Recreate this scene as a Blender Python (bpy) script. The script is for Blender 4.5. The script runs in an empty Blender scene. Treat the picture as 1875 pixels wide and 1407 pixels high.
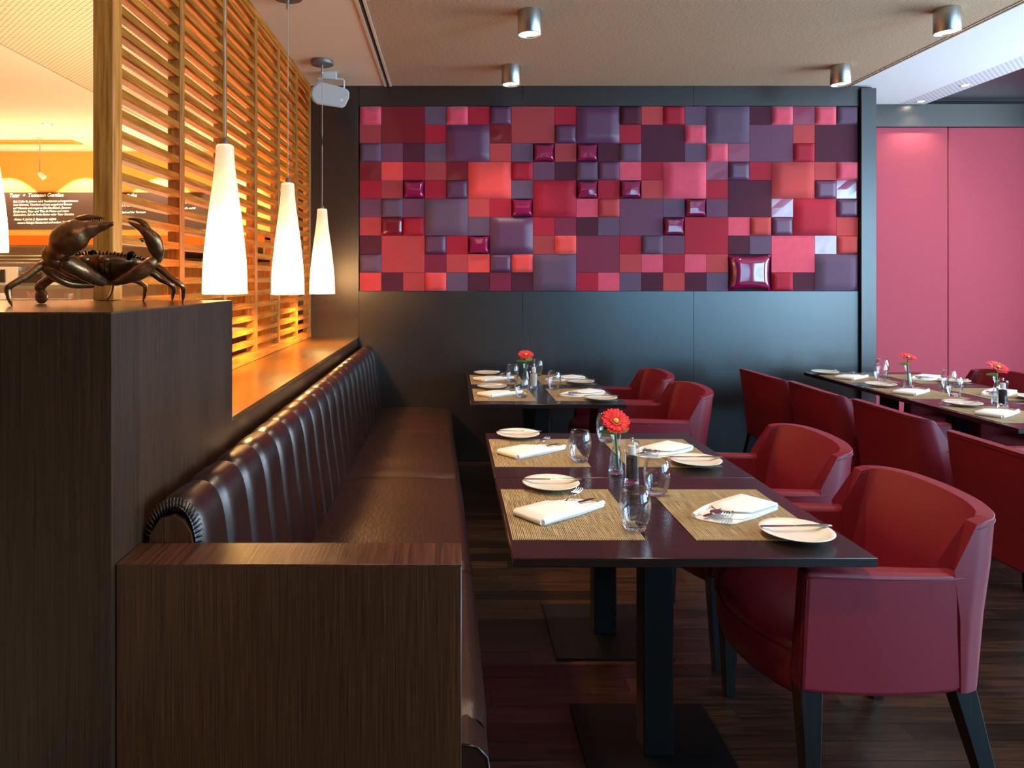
import bpy, math, random
from mathutils import Vector, Matrix
random.seed(7)
PI = math.pi
sc = bpy.context.scene
COL = sc.collection
F, CXP, CYP, H = 1310.0, 825.0, 511.0, 1.455
RW, RH = 1875.0, 1407.0

# ------------------------------------------------------------------ camera
cam_d = bpy.data.cameras.new('camera')
cam = bpy.data.objects.new('camera', cam_d); COL.objects.link(cam)
cam.location = (0, 0, H); cam.rotation_euler = (PI / 2, 0, 0)
cam_d.sensor_width = 36; cam_d.sensor_fit = 'HORIZONTAL'
cam_d.lens = F / RW * 36
cam_d.shift_x = (RW / 2 - CXP) / RW
cam_d.shift_y = -(RH / 2 - CYP) / RW
cam_d.clip_start = .02; cam_d.clip_end = 200
sc.camera = cam
# ------------------------------------------------------------------ view, world
sc.view_settings.view_transform = 'Standard'
try: sc.view_settings.look = 'None'
except Exception: pass
sc.view_settings.gamma = 1; sc.view_settings.use_curve_mapping = False
sc.view_settings.exposure = 0.0
sc.cycles.use_denoising = True
sc.cycles.max_bounces = 10; sc.cycles.diffuse_bounces = 4; sc.cycles.glossy_bounces = 5
sc.cycles.transmission_bounces = 10; sc.cycles.transparent_max_bounces = 24
sc.cycles.sample_clamp_indirect = 6
w = bpy.data.worlds.new('sky'); sc.world = w; w.use_nodes = True
bg = w.node_tree.nodes['Background']
bg.inputs[0].default_value = (.55, .74, 1, 1); bg.inputs[1].default_value = 1.2

WARM = (1, .62, .33); WARM2 = (1, .52, .18); SPOTC = (1, .80, .58); DAY = (.56, .80, 1)
def light(name, kind, loc, power, color, rot=(0, 0, 0), size=.1, size_y=None, angle=None, blend=.6):
    d = bpy.data.lights.new(name, kind); d.energy = power; d.color = color
    if kind == 'AREA':
        d.shape = 'RECTANGLE'; d.size = size; d.size_y = size_y or size
    else: d.shadow_soft_size = size
    if kind == 'SPOT': d.spot_size = angle; d.spot_blend = blend
    o = bpy.data.objects.new(name, d); COL.objects.link(o); o.location = loc; o.rotation_euler = rot
    return o
# daylight through the windows of the right wall (outside the glass line, shining in)
light('daylight_front', 'AREA', (5.95, -.3, 1.75), 540, (.36, .70, 1), (0, PI / 2, 0), 2.3, 3.6)
light('daylight_back', 'AREA', (5.95, 4.0, 1.75), 290, (.66, .84, 1), (0, PI / 2, 0), 2.3, 2.8)

light('rear_teal_fill', 'AREA', (4.3, -2.85, 1.6), 110, (.22, .62, 1), (PI / 2, 0, 0), 2.4, 2.2)  # added blue fill behind the camera for a teal sheen on the wall
light('rear_fill_light', 'AREA', (.5, -1.6, 2.95), 34, (1, .74, .46), (0, 0, 0), 3.5, 1.2)  # added warm fill behind the camera, lifts the ambient light
# ------------------------------------------------------------------ mesh helpers
class M:
    def __init__(s): s.v = []; s.f = []
    def add(s, v, f):
        b = len(s.v); s.v += [tuple(p) for p in v]; s.f += [tuple(i + b for i in q) for q in f]; return s
    def box(s, x0, x1, y0, y1, z0, z1):
        v = [(x0,y0,z0),(x1,y0,z0),(x1,y1,z0),(x0,y1,z0),(x0,y0,z1),(x1,y0,z1),(x1,y1,z1),(x0,y1,z1)]
        return s.add(v, [(0,3,2,1),(4,5,6,7),(0,1,5,4),(1,2,6,5),(2,3,7,6),(3,0,4,7)])
    def hexa(s, bot, top):
        return s.add(list(bot) + list(top), [(0,3,2,1),(4,5,6,7),(0,1,5,4),(1,2,6,5),(2,3,7,6),(3,0,4,7)])
    def lathe(s, prof, n=24, c=(0, 0, 0), closed=False, cap=True):
        v = []; f = []
        for r, z in prof:
            for k in range(n):
                a = 2 * PI * k / n; v.append((c[0] + r * math.cos(a), c[1] + r * math.sin(a), c[2] + z))
        m = len(prof)
        for i in range(m if closed else m - 1):
            j = (i + 1) % m
            for k in range(n):
                l = (k + 1) % n; f.append((i*n+k, i*n+l, j*n+l, j*n+k))
        if not closed and cap:
            if prof[0][0] > 1e-5: f.append(tuple(range(n - 1, -1, -1)))
            if prof[-1][0] > 1e-5: f.append(tuple((m-1)*n + k for k in range(n)))
        return s.add(v, f)
    def sweep(s, pts, rad, n=10, flat=1.0, up=(0, 0, 1), sub=0):
        P = [Vector(p) for p in pts]; R = list(rad) if hasattr(rad, '__len__') else [rad] * len(P)
        if sub:
            Q = []; S = []
            for i in range(len(P) - 1):
                a = P[max(i-1, 0)]; b = P[i]; c = P[i+1]; d = P[min(i+2, len(P)-1)]
                for k in range(sub):
                    t = k / sub
                    Q.append(.5 * ((2*b) + (c-a)*t + (2*a-5*b+4*c-d)*t*t + (3*b-a-3*c+d)*t**3))
                    tt = t * t * (3 - 2 * t); S.append(R[i] * (1-tt) + R[i+1] * tt)
            Q.append(P[-1]); S.append(R[-1]); P, R = Q, S
        v = []; f = []; U = Vector(up)
        for i, p in enumerate(P):
            t = (P[min(i+1, len(P)-1)] - P[max(i-1, 0)]).normalized()
            side = t.cross(U)
            if side.length < 1e-3: side = t.cross(Vector((1, 0, 0)))
            side.normalize(); nn = side.cross(t).normalized()
            for k in range(n):
                a = 2 * PI * k / n; v.append(p + side * (math.cos(a) * R[i]) + nn * (math.sin(a) * R[i] * flat))
        m = len(P)
        for i in range(m - 1):
            for k in range(n):
                l = (k + 1) % n; f.append((i*n+k, i*n+l, (i+1)*n+l, (i+1)*n+k))
        f.append(tuple(range(n - 1, -1, -1))); f.append(tuple((m-1)*n + k for k in range(n)))
        return s.add(v, f)
    def ell(s, c, r, nu=16, nv=10, fn=None):
        v = [(c[0], c[1], c[2] - r[2])]; f = []
        for i in range(1, nv):
            a = -PI/2 + PI * i / nv
            for k in range(nu):
                b = 2*PI*k/nu; v.append((c[0]+r[0]*math.cos(a)*math.cos(b), c[1]+r[1]*math.cos(a)*math.sin(b), c[2]+r[2]*math.sin(a)))
        v.append((c[0], c[1], c[2] + r[2]))
        for k in range(nu):
            l = (k+1) % nu; f.append((0, 1+l, 1+k)); f.append((len(v)-1, 1+(nv-2)*nu+k, 1+(nv-2)*nu+l))
            for i in range(nv - 2): f.append((1+i*nu+k, 1+i*nu+l, 1+(i+1)*nu+l, 1+(i+1)*nu+k))
        if fn: v = [fn(Vector(p)) for p in v]
        return s.add(v, f)
    def prism(s, poly, y0, y1, axis='y'):
        n = len(poly)
        def q(a, b, t):
            return (a, t, b) if axis == 'y' else ((t, a, b) if axis == 'x' else (a, b, t))
        v = [q(a, b, y0) for a, b in poly] + [q(a, b, y1) for a, b in poly]
        f = [tuple(range(n)), tuple(range(2*n - 1, n - 1, -1))] + [(i, i+n, (i+1) % n + n, (i+1) % n) for i in range(n)]
        return s.add(v, f)
    def grid(s, fn, nu, nv):
        v = [fn(i / nu, j / nv) for i in range(nu + 1) for j in range(nv + 1)]
        f = [(i*(nv+1)+j, (i+1)*(nv+1)+j, (i+1)*(nv+1)+j+1, i*(nv+1)+j+1) for i in range(nu) for j in range(nv)]
        return s.add(v, f)
    def xf(s, mat):
        s.v = [tuple(mat @ Vector(p)) for p in s.v]; return s
    def mesh(s, name):
        me = bpy.data.meshes.new(name); me.from_pydata(s.v, [], s.f)
        import bmesh
        b = bmesh.new(); b.from_mesh(me); bmesh.ops.recalc_face_normals(b, faces=b.faces); b.to_mesh(me); b.free()
        return me
def obj(name, m, mat, parent=None, smooth=False, bevel=0, seg=2, auto=None, label=None, kind=None, loc=None, rot=None):
    me = m if isinstance(m, bpy.types.Mesh) else m.mesh(name)
    if mat and not me.materials: me.materials.append(mat)
    if smooth:
        for p in me.polygons: p.use_smooth = True
        if auto: me.set_sharp_from_angle(angle=math.radians(auto))
    o = bpy.data.objects.new(name, me); COL.objects.link(o)
    if bevel:
        b = o.modifiers.new('bevel', 'BEVEL'); b.width = bevel; b.segments = seg; b.limit_method = 'ANGLE'; b.angle_limit = math.radians(35); b.harden_normals = False
        for p in me.polygons: p.use_smooth = True
        try: me.set_sharp_from_angle(angle=math.radians(50))
        except Exception: pass
    if parent: o.parent = parent
    if label: o['label'] = label
    if kind: o['kind'] = kind
    if loc: o.location = loc
    if rot: o.rotation_euler = rot
    return o
def tag(o, label, cat, group=None):
    o['label'] = label; o['category'] = cat
    if group: o['group'] = group
    return o
def thing(name, label, cat, loc=(0, 0, 0), rz=0, group=None):
    o = bpy.data.objects.new(name, None); COL.objects.link(o); o.location = loc; o.rotation_euler = (0, 0, rz)
    o.empty_display_size = .05
    return tag(o, label, cat, group)
def struct(name, m, mat, **k): return obj(name, m, mat, kind='structure', **k)
KIDS = {}
def copy_thing(o, label, loc, rz, group=None, parent=None):
    c = o.copy(); COL.objects.link(c); c.location = loc; c.rotation_euler = (0, 0, rz)
    if label: c['label'] = label
    if group: c['group'] = group
    def rec(a, b):
        for ch in KIDS.get(a.name) or [x for x in a.children]:
            d = ch.copy(); COL.objects.link(d); d.parent = b; rec(ch, d)
    rec(o, c); return c

# ------------------------------------------------------------------ materials
def srgb(h):
    h = h.lstrip('#'); out = []
    for i in (0, 2, 4):
        c = int(h[i:i+2], 16) / 255; out.append(c / 12.92 if c <= .04045 else ((c + .055) / 1.055) ** 2.4)
    return tuple(out)
def mat(name, col, rough=.5, metal=0, bump=0, bscale=200, var=0, vscale=8, coat=0, spec=.5, stretch=(1,1,1), trans=0, ior=1.45, sheen=0, bdist=.002):
    m = bpy.data.materials.new(name); m.use_nodes = True
    nt = m.node_tree; p = nt.nodes['Principled BSDF']
    if isinstance(col, str): col = srgb(col)
    p.inputs['Base Color'].default_value = (*col, 1); p.inputs['Roughness'].default_value = rough
    p.inputs['Metallic'].default_value = metal; p.inputs['Coat Weight'].default_value = coat
    p.inputs['Coat Roughness'].default_value = .1
    p.inputs['Specular IOR Level'].default_value = spec; p.inputs['Transmission Weight'].default_value = trans
    p.inputs['IOR'].default_value = ior; p.inputs['Sheen Weight'].default_value = sheen
    if bump or var:
        tc = nt.nodes.new('ShaderNodeTexCoord'); mp = nt.nodes.new('ShaderNodeMapping'); mp.inputs['Scale'].default_value = stretch
        nt.links.new(tc.outputs['Object'], mp.inputs['Vector'])
    if bump:
        n = nt.nodes.new('ShaderNodeTexNoise'); n.inputs['Scale'].default_value = bscale; n.inputs['Detail'].default_value = 3
        b = nt.nodes.new('ShaderNodeBump'); b.inputs['Strength'].default_value = bump; b.inputs['Distance'].default_value = bdist
        nt.links.new(mp.outputs[0], n.inputs['Vector']); nt.links.new(n.outputs['Fac'], b.inputs['Height']); nt.links.new(b.outputs[0], p.inputs['Normal'])
    if var:
        n = nt.nodes.new('ShaderNodeTexNoise'); n.inputs['Scale'].default_value = vscale; n.inputs['Detail'].default_value = 5
        r = nt.nodes.new('ShaderNodeValToRGB'); r.color_ramp.elements[0].position = .3; r.color_ramp.elements[1].position = .7
        r.color_ramp.elements[0].color = (*[c * (1 - var) for c in col], 1); r.color_ramp.elements[1].color = (*[min(1, c * (1 + var)) for c in col], 1)
        nt.links.new(mp.outputs[0], n.inputs['Vector']); nt.links.new(n.outputs['Fac'], r.inputs[0]); nt.links.new(r.outputs[0], p.inputs['Base Color'])
    return m
def wood(name, c0, c1, axis='z', rough=.35, band=None, band_axis='x', band_amt=.5, scale=1.0, bump=.25, rnd=0, coat=0, spec=.5, fine=90):
    m = bpy.data.materials.new(name); m.use_nodes = True; nt = m.node_tree; N = nt.nodes; L = nt.links; p = N['Principled BSDF']
    c0 = srgb(c0); c1 = srgb(c1)
    tc = N.new('ShaderNodeTexCoord'); mp = N.new('ShaderNodeMapping')
    s = [fine * scale] * 3; s['xyz'.index(axis)] = 3 * scale; mp.inputs['Scale'].default_value = s
    L.new(tc.outputs['Object'], mp.inputs['Vector'])
    n = N.new('ShaderNodeTexNoise'); n.inputs['Scale'].default_value = 1.6; n.inputs['Detail'].default_value = 6; n.inputs['Distortion'].default_value = .4
    L.new(mp.outputs[0], n.inputs['Vector'])
    if rnd:
        oi = N.new('ShaderNodeObjectInfo'); ge = N.new('ShaderNodeNewGeometry'); ad = N.new('ShaderNodeMath'); ad.operation = 'ADD'
        L.new(oi.outputs['Random'], ad.inputs[0]); L.new(ge.outputs['Random Per Island'], ad.inputs[1])
        fr = N.new('ShaderNodeMath'); fr.operation = 'FRACT'; L.new(ad.outputs[0], fr.inputs[0])
        cb = N.new('ShaderNodeCombineXYZ'); mu = N.new('ShaderNodeMath'); mu.operation = 'MULTIPLY'; mu.inputs[1].default_value = 50
        L.new(fr.outputs[0], mu.inputs[0])
        for i in range(3): L.new(mu.outputs[0], cb.inputs[i])
        L.new(cb.outputs[0], mp.inputs['Location'])
    r = N.new('ShaderNodeValToRGB'); r.color_ramp.elements[0].position = .32; r.color_ramp.elements[1].position = .68
    r.color_ramp.elements[0].color = (*c0, 1); r.color_ramp.elements[1].color = (*c1, 1)
    L.new(n.outputs['Fac'], r.inputs[0]); out = r.outputs[0]
    def mult(out, valout, lo, hi):
        mr = N.new('ShaderNodeMapRange'); mr.inputs['To Min'].default_value = lo; mr.inputs['To Max'].default_value = hi
        L.new(valout, mr.inputs['Value'])
        mx = N.new('ShaderNodeMix'); mx.data_type = 'RGBA'; mx.blend_type = 'MULTIPLY'; mx.inputs[0].default_value = 1
        L.new(out, mx.inputs[6]); L.new(mr.outputs[0], mx.inputs[7]); return mx.outputs[2]
    if band:
        sp = N.new('ShaderNodeSeparateXYZ'); L.new(tc.outputs['Object'], sp.inputs[0])
        dv = N.new('ShaderNodeMath'); dv.operation = 'DIVIDE'; dv.inputs[1].default_value = band
        fl = N.new('ShaderNodeMath'); fl.operation = 'FLOOR'; wn = N.new('ShaderNodeTexWhiteNoise'); wn.noise_dimensions = '1D'
        L.new(sp.outputs['XYZ'.index(band_axis.upper())], dv.inputs[0]); L.new(dv.outputs[0], fl.inputs[0]); L.new(fl.outputs[0], wn.inputs['W'])
        out = mult(out, wn.outputs['Value'], 1 - band_amt / 2, 1 + band_amt / 2)
    if rnd: out = mult(out, fr.outputs[0], 1 - rnd, 1 + rnd)
    L.new(out, p.inputs['Base Color']); p.inputs['Roughness'].default_value = rough; p.inputs['Coat Weight'].default_value = coat; p.inputs['Coat Roughness'].default_value = .3
    p.inputs['Specular IOR Level'].default_value = spec
    b = N.new('ShaderNodeBump'); b.inputs['Strength'].default_value = bump; b.inputs['Distance'].default_value = .0015
    L.new(n.outputs['Fac'], b.inputs['Height']); L.new(b.outputs[0], p.inputs['Normal'])
    return m
def emis(name, col, strength, base=None):
    m = bpy.data.materials.new(name); m.use_nodes = True; p = m.node_tree.nodes['Principled BSDF']
    p.inputs['Base Color'].default_value = (*(base or col), 1)
    p.inputs['Emission Color'].default_value = (*col, 1); p.inputs['Emission Strength'].default_value = strength; return m
def thin_glass(name, tint=(1, 1, 1), lo=.03, hi=.5):
    m = bpy.data.materials.new(name); m.use_nodes = True; nt = m.node_tree; N = nt.nodes; L = nt.links
    N.remove(N['Principled BSDF']); out = N['Material Output']
    t = N.new('ShaderNodeBsdfTransparent'); t.inputs[0].default_value = (*tint, 1)
    g = N.new('ShaderNodeBsdfGlossy'); g.inputs['Roughness'].default_value = .02
    fr = N.new('ShaderNodeLayerWeight'); fr.inputs[0].default_value = .25
    mr = N.new('ShaderNodeMapRange'); mr.inputs['To Min'].default_value = lo; mr.inputs['To Max'].default_value = hi
    L.new(fr.outputs['Fresnel'], mr.inputs['Value'])
    mx = N.new('ShaderNodeMixShader'); L.new(mr.outputs[0], mx.inputs[0]); L.new(t.outputs[0], mx.inputs[1]); L.new(g.outputs[0], mx.inputs[2])
    L.new(mx.outputs[0], out.inputs[0]); return m

WENGE = wood('wenge_vertical', '#1c100c', '#3a2318', 'z', .34, fine=200, band=.13, band_axis='x', band_amt=.35)
WENGE_Y = wood('wenge_block', '#26160c', '#422818', 'z', .38, fine=230, band=.13, band_axis='y', band_amt=.35)
WENGE_X = wood('wenge_panel', '#2e160a', '#52301a', 'z', .36, fine=230, band=.11, band_axis='x', band_amt=.3)
WENGE_T = wood('wenge_top', '#30190e', '#5a3420', 'y', .32, bump=.35)
WENGE_L = wood('wenge_ledge', '#3a2209', '#603e14', 'y', .2, coat=.4, bump=.15, band=.5, band_axis='y', band_amt=.2)
WALLW = wood('wenge_wall', '#120d0c', '#211815', 'z', .36, coat=1.0, band=.21, band_axis='x', band_amt=.35, bump=.12)
TABLEW = wood('wenge_table', '#180c0a', '#281611', 'x', .24, bump=.12, coat=.08)
PLANK = wood('floor_oak', '#1b110a', '#42291a', 'x', .32, rnd=.6, fine=40, bump=.2)
OAK = wood('oak', '#8a4a16', '#c47c30', 'z', .45, fine=60, bump=.2)
OAK_LIT = wood('oak_post_warm_lit', '#a8581a', '#e08c34', 'z', .45, fine=60, bump=.2)  # oak made brighter for the post alone, warm light painted into it
OAKS = wood('oak_slat', '#8c4612', '#c87624', 'y', .55, spec=.15, fine=60, bump=.2, rnd=.12)
BLACKWOOD = wood('black_leg', '#0a0807', '#15100e', 'z', .35)
BLACKMETAL = mat('black_metal', '#0b0b0d', .45, .3)
LEATHER = mat('brown_leather', '#230e09', .30, bump=.35, bscale=420, var=.18, vscale=5, bdist=.0015, coat=.35)
LEATHER.node_tree.nodes['Principled BSDF'].inputs['Coat Roughness'].default_value = .28
LEATHER_S = mat('brown_seat_leather', '#26110a', .42, bump=.5, bscale=60, var=.2, vscale=4, bdist=.004, stretch=(1, .35, 1))
RED = mat('red_leather', '#7a1a28', .41, bump=.3, bscale=450, var=.06, vscale=4, bdist=.001)
REDSEAM = mat('red_seam', '#5a0c14', .6)
STEEL = mat('brushed_steel', '#b9b4ae', .28, 1, bump=.2, bscale=60, stretch=(12, 12, .3))
CHROME = mat('cutlery_steel', '#cfcac4', .14, 1)
CERAMIC = mat('ceramic', '#ece4d4', .18, coat=.3)
LINEN = mat('white_linen', '#eae4dc', .8, bump=.25, bscale=900, sheen=.2)
WHITEC = mat('ceiling_plaster', '#e4ddd2', .9, bump=.05, bscale=300)
TRIMW = mat('trim_paint', '#d9cbb4', .6)
DARKSLOT = mat('slot_black', '#0c0a09', .9)
GLASS = thin_glass('clear_glass')
WATERG = mat('thick_glass', '#ffffff', .02, trans=1, ior=1.3)
GREYMETAL = mat('grey_canopy', '#77706a', .4, .4)
CABLE = mat('cable', '#b9a690', .5)
SPK = mat('speaker_grey', '#d4d0c8', .5)
GRILLE = mat('speaker_grille', '#b4b2ac', .7, bump=.4, bscale=700)
BRONZE = mat('bronze', '#8c6240', .29, .9, bump=.4, bscale=45, var=.5, vscale=14, bdist=.004)
BRONZE_D = mat('bronze_dark', '#1c1410', .35, .8, bump=.4, bscale=90)

def textile():
    m = mat('textile_ceiling', '#8d7860', .9); nt = m.node_tree; N = nt.nodes; L = nt.links; p = N['Principled BSDF']
    tc = N.new('ShaderNodeTexCoord'); mp = N.new('ShaderNodeMapping'); mp.inputs['Scale'].default_value = (60, 400, 1)
    n = N.new('ShaderNodeTexNoise'); n.inputs['Scale'].default_value = 1; n.inputs['Detail'].default_value = 3
    r = N.new('ShaderNodeValToRGB'); r.color_ramp.elements[0].position = .35; r.color_ramp.elements[1].position = .65
    r.color_ramp.elements[0].color = (*srgb('#9c8266'), 1); r.color_ramp.elements[1].color = (*srgb('#cfb494'), 1)
    L.new(tc.outputs['Object'], mp.inputs[0]); L.new(mp.outputs[0], n.inputs['Vector']); L.new(n.outputs['Fac'], r.inputs[0]); L.new(r.outputs[0], p.inputs['Base Color'])
    return m
TEXTILE = textile()
def perf(name, base, hole, step, size):
    m = mat(name, base, .85); nt = m.node_tree; N = nt.nodes; L = nt.links; p = N['Principled BSDF']
    tc = N.new('ShaderNodeTexCoord'); v = N.new('ShaderNodeTexVoronoi'); v.inputs['Scale'].default_value = 1 / step; v.inputs['Randomness'].default_value = 0
    r = N.new('ShaderNodeValToRGB'); r.color_ramp.interpolation = 'CONSTANT'; r.color_ramp.elements[0].color = (*srgb(hole), 1); r.color_ramp.elements[1].color = (*srgb(base), 1); r.color_ramp.elements[1].position = size
    v.voronoi_dimensions = '2D'
    mp = N.new('ShaderNodeMapping'); mp.inputs['Rotation'].default_value = (0, 0, PI / 4)
    L.new(tc.outputs['Object'], mp.inputs[0]); L.new(mp.outputs[0], v.inputs['Vector']); L.new(v.outputs['Distance'], r.inputs[0]); L.new(r.outputs[0], p.inputs['Base Color'])
    return m
PERF = perf('perforated_ceiling', '#e0d6c4', '#8a6a44', .028, .22)
PERF_R = perf('perforated_band', '#dcdce0', '#9a9cb0', .03, .25)
def matweave():
    m = mat('woven_mat', '#a98f68', .75); nt = m.node_tree; N = nt.nodes; L = nt.links; p = N['Principled BSDF']
    tc = N.new('ShaderNodeTexCoord')
    mp = N.new('ShaderNodeMapping'); mp.inputs['Scale'].default_value = (420, 9, 1)
    n1 = N.new('ShaderNodeTexNoise'); n1.inputs['Scale'].default_value = 1; n1.inputs['Detail'].default_value = 2
    L.new(tc.outputs['Object'], mp.inputs[0]); L.new(mp.outputs[0], n1.inputs['Vector'])
    n = N.new('ShaderNodeTexWave'); n.wave_type = 'BANDS'; n.bands_direction = 'X'; n.inputs['Scale'].default_value = 62; n.inputs['Distortion'].default_value = 0
    L.new(tc.outputs['Object'], n.inputs['Vector'])
    avg = N.new('ShaderNodeMix'); avg.data_type = 'FLOAT'; avg.inputs[0].default_value = .3; L.new(n1.outputs['Fac'], avg.inputs[2]); L.new(n.outputs['Fac'], avg.inputs[3])
    oi = N.new('ShaderNodeObjectInfo')
    r = N.new('ShaderNodeValToRGB'); r.color_ramp.elements[0].position = .39; r.color_ramp.elements[1].position = .61
    r.color_ramp.elements[0].color = (*srgb('#4a3820'), 1); r.color_ramp.elements[1].color = (*srgb('#c6a878'), 1)
    L.new(avg.outputs[0], r.inputs[0])
    mp2 = N.new('ShaderNodeMapping'); mp2.inputs['Scale'].default_value = (12, 330, 1)
    n2 = N.new('ShaderNodeTexNoise'); n2.inputs['Scale'].default_value = 1; L.new(tc.outputs['Object'], mp2.inputs[0]); L.new(mp2.outputs[0], n2.inputs['Vector'])
    mr = N.new('ShaderNodeMapRange'); mr.inputs['From Min'].default_value = .35; mr.inputs['From Max'].default_value = .6; mr.inputs['To Min'].default_value = .62; mr.inputs['To Max'].default_value = 1.05
    L.new(n2.outputs['Fac'], mr.inputs['Value'])
    mx = N.new('ShaderNodeMix'); mx.data_type = 'RGBA'; mx.blend_type = 'MULTIPLY'; mx.inputs[0].default_value = 1
    L.new(r.outputs[0], mx.inputs[6]); L.new(mr.outputs[0], mx.inputs[7]); L.new(mx.outputs[2], p.inputs['Base Color'])
    b = N.new('ShaderNodeBump'); b.inputs['Strength'].default_value = .5; b.inputs['Distance'].default_value = .001
    L.new(n.outputs['Fac'], b.inputs['Height']); L.new(b.outputs[0], p.inputs['Normal'])
    return m
WEAVE = matweave()

# ------------------------------------------------------------------ room shell
YB, CZ = 5.72, 3.0
XL = -1.118                       # face of the oak screen
fl = struct('floor', M().box(-6.6, 6.2, -2.6, 8.8, -.1, -.012), mat('floor_base', '#140d09', .7))
gx0, gx1, gy0, gy1, pw = 0.0, 3.66, 1.62, 5.70, .09
def planks(x0, x1, y0, y1, emit):
    row = 0; y = y0
    while y < y1 - .01:
        x = x0 - random.uniform(0, .7)
        while x < x1:
            ln = random.choice([.75, .9, 1.05, 1.2]); a = max(x, x0); b = min(x + ln, x1)
            if b - a > .02: emit(a, b, y, min(y + pw, y1))
            x += ln
        y += pw; row += 1
def one(a, b, y, z):
    dz = random.uniform(-.0006, .0006)
    obj('plank', M().box(a + .0006, b - .0006, y + .0006, z - .0006, -.012, dz), PLANK, fl)
planks(gx0, gx1, gy0, gy1, one)
rest = M()
def many(a, b, y, z): rest.box(a + .0006, b - .0006, y + .0006, z - .0006, -.012, random.uniform(-.0006, .0006))
planks(gx1, 5.7, -2.5, 6.34, many); planks(-.73, gx1, -2.5, gy0, many)
obj('plank', rest, PLANK, fl, kind='stuff')
obj('kitchen_tile_floor', M().box(-6.5, XL - .1, -2.5, 8.66, -.012, 0), mat('kitchen_floor', '#c9b79a', .5), fl)

wb = struct('wall_back', M().box(-1.22, 3.384, YB + .03, YB + .16, 0, CZ), mat('wall_core', '#17110e', .7))
for x0, x1 in ((-1.22, -.735), (-.733, .577), (.579, 1.943), (1.945, 3.264)):
    obj('wood_panel', M().box(x0, x1, YB, YB + .03, 0, 1.357 if x0 > -1 else CZ), WALLW, wb, bevel=.001, seg=1)
for x0, x1 in ((-.733, .577), (.579, 1.943), (1.945, 3.264)):
    obj('wood_panel', M().box(x0, x1, YB, YB + .03, 2.839, CZ), WALLW, wb, bevel=.001, seg=1)
obj('end_post', M().box(3.268, 3.388, YB - .03, YB + .16, 0, 2.975), WALLW, wb, bevel=.002, seg=1)
# red felt wall behind the right-hand tables
YR = 6.348
FELT = mat('red_felt', '#b04454', .95, bump=.3, bscale=350, var=.07, vscale=120, sheen=.3)
wr = struct('wall_far', M().box(3.0, 5.75, YR + .02, YR + .15, 0, CZ), mat('wall_core_red', '#200c10', .8))
for x0, x1 in ((3.1, 4.411), (4.417, 5.73)):
    obj('felt_panel', M().box(x0, x1, YR, YR + .02, 0, 2.80), FELT, wr, bevel=.006, seg=2)
obj('wood_beam', M().box(3.0, 5.75, YR - .03, YR + .02, 2.802, CZ), WALLW, wr)
struct('wall_side', M().box(3.25, 3.384, YB + .16, YR, 0, CZ), WALLW)
# window wall on the right, three tall windows
wrt = struct('wall_right', M().box(5.75, 5.9, -2.6, 6.5, 0, .55).box(5.75, 5.9, -2.6, 6.5, 2.95, CZ + .2)
    .box(5.75, 5.9, -2.6, -2.1, .55, 2.95).box(5.75, 5.9, 1.5, 2.6, .55, 2.95).box(5.75, 5.9, 5.4, 6.5, .55, 2.95), mat('wall_paint_dark', '#3a2a30', .8))
for i, (a, b) in enumerate(((-2.1, 1.5), (2.6, 5.4))):
    wm = M().box(5.76, 5.82, a, b, .55, .60).box(5.76, 5.82, a, b, 2.9, 2.95)
    k = 3
    for j in range(k + 1):
        yy = a + (b - a - .05) * j / k; wm.box(5.76, 5.82, yy, yy + .05, .6, 2.9)
    struct('window_%d' % (i + 1), wm, BLACKMETAL)
struct('wall_front', M().box(-6.6, 3.1, -2.75, -2.6, 0, CZ + .2).box(5.5, 6.2, -2.75, -2.6, 0, CZ + .2).box(3.1, 5.5, -2.75, -2.6, 0, .5).box(3.1, 5.5, -2.75, -2.6, 2.7, CZ + .2), mat('wall_paint_rear', '#5a4a3c', .85))
struct('window_3', M().box(3.1, 3.15, -2.7, -2.64, .5, 2.7).box(4.28, 4.33, -2.7, -2.64, .5, 2.7).box(5.45, 5.5, -2.7, -2.64, .5, 2.7).box(3.15, 5.45, -2.7, -2.64, .5, .55).box(3.15, 5.45, -2.7, -2.64, 2.65, 2.7), BLACKMETAL)  # unseen window, added to go with the teal fill behind the camera
struct('wall_left', M().box(-6.75, -6.6, -2.6, 8.8, 0, CZ + .2), mat('kitchen_wall_side', '#e0b070', .85))
KWALL = mat('kitchen_wall_paint', '#eda24a', .85)
wk = struct('wall_kitchen', M().box(-6.6, -1.1, 8.66, 8.8, 0, CZ + .1), KWALL)
struct('wall_kitchen_side', M().box(-1.22, -1.1, YB + .16, 8.66, 0, CZ), KWALL)
# ceiling
ce = struct('ceiling', M().box(-6.6, 6.2, -2.6, 8.8, CZ + .06, CZ + .2), mat('ceiling_core', '#1a1512', .9))
obj('textile_panel', M().box(-.482, 3.175, -2.6, YB + .03, CZ, CZ + .06), TEXTILE, ce)
obj('plaster_panel', M().box(XL - .07, -.53, -2.6, YB + .03, CZ, CZ + .06), mat('ceiling_warm_light', '#ecd6b6', .9), ce, label='white plaster ceiling band above the bench, warm light in its colour')  # white plaster, the glow of warm lamps is put into its cream tone
obj('plaster_panel', M().box(3.205, 3.95, -2.6, YR + .02, CZ - .001, CZ + .06), mat('ceiling_right', '#eceef0', .9), ce, label='white ceiling band over the right-hand tables')
obj('perforated_panel', M().box(3.95, 4.19, -2.6, YR + .02, CZ - .001, CZ + .06), PERF_R, ce)
obj('dark_panel', M().box(4.19, 5.9, -2.6, YR + .02, CZ + .04, CZ + .07), mat('plum_ceiling', '#33222c', .4), ce, label='dark plum ceiling panel')
obj('plaster_panel', M().box(-6.6, -2.965, -2.6, 8.7, CZ, CZ + .06), WHITEC, ce, label='smooth kitchen ceiling')
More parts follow.
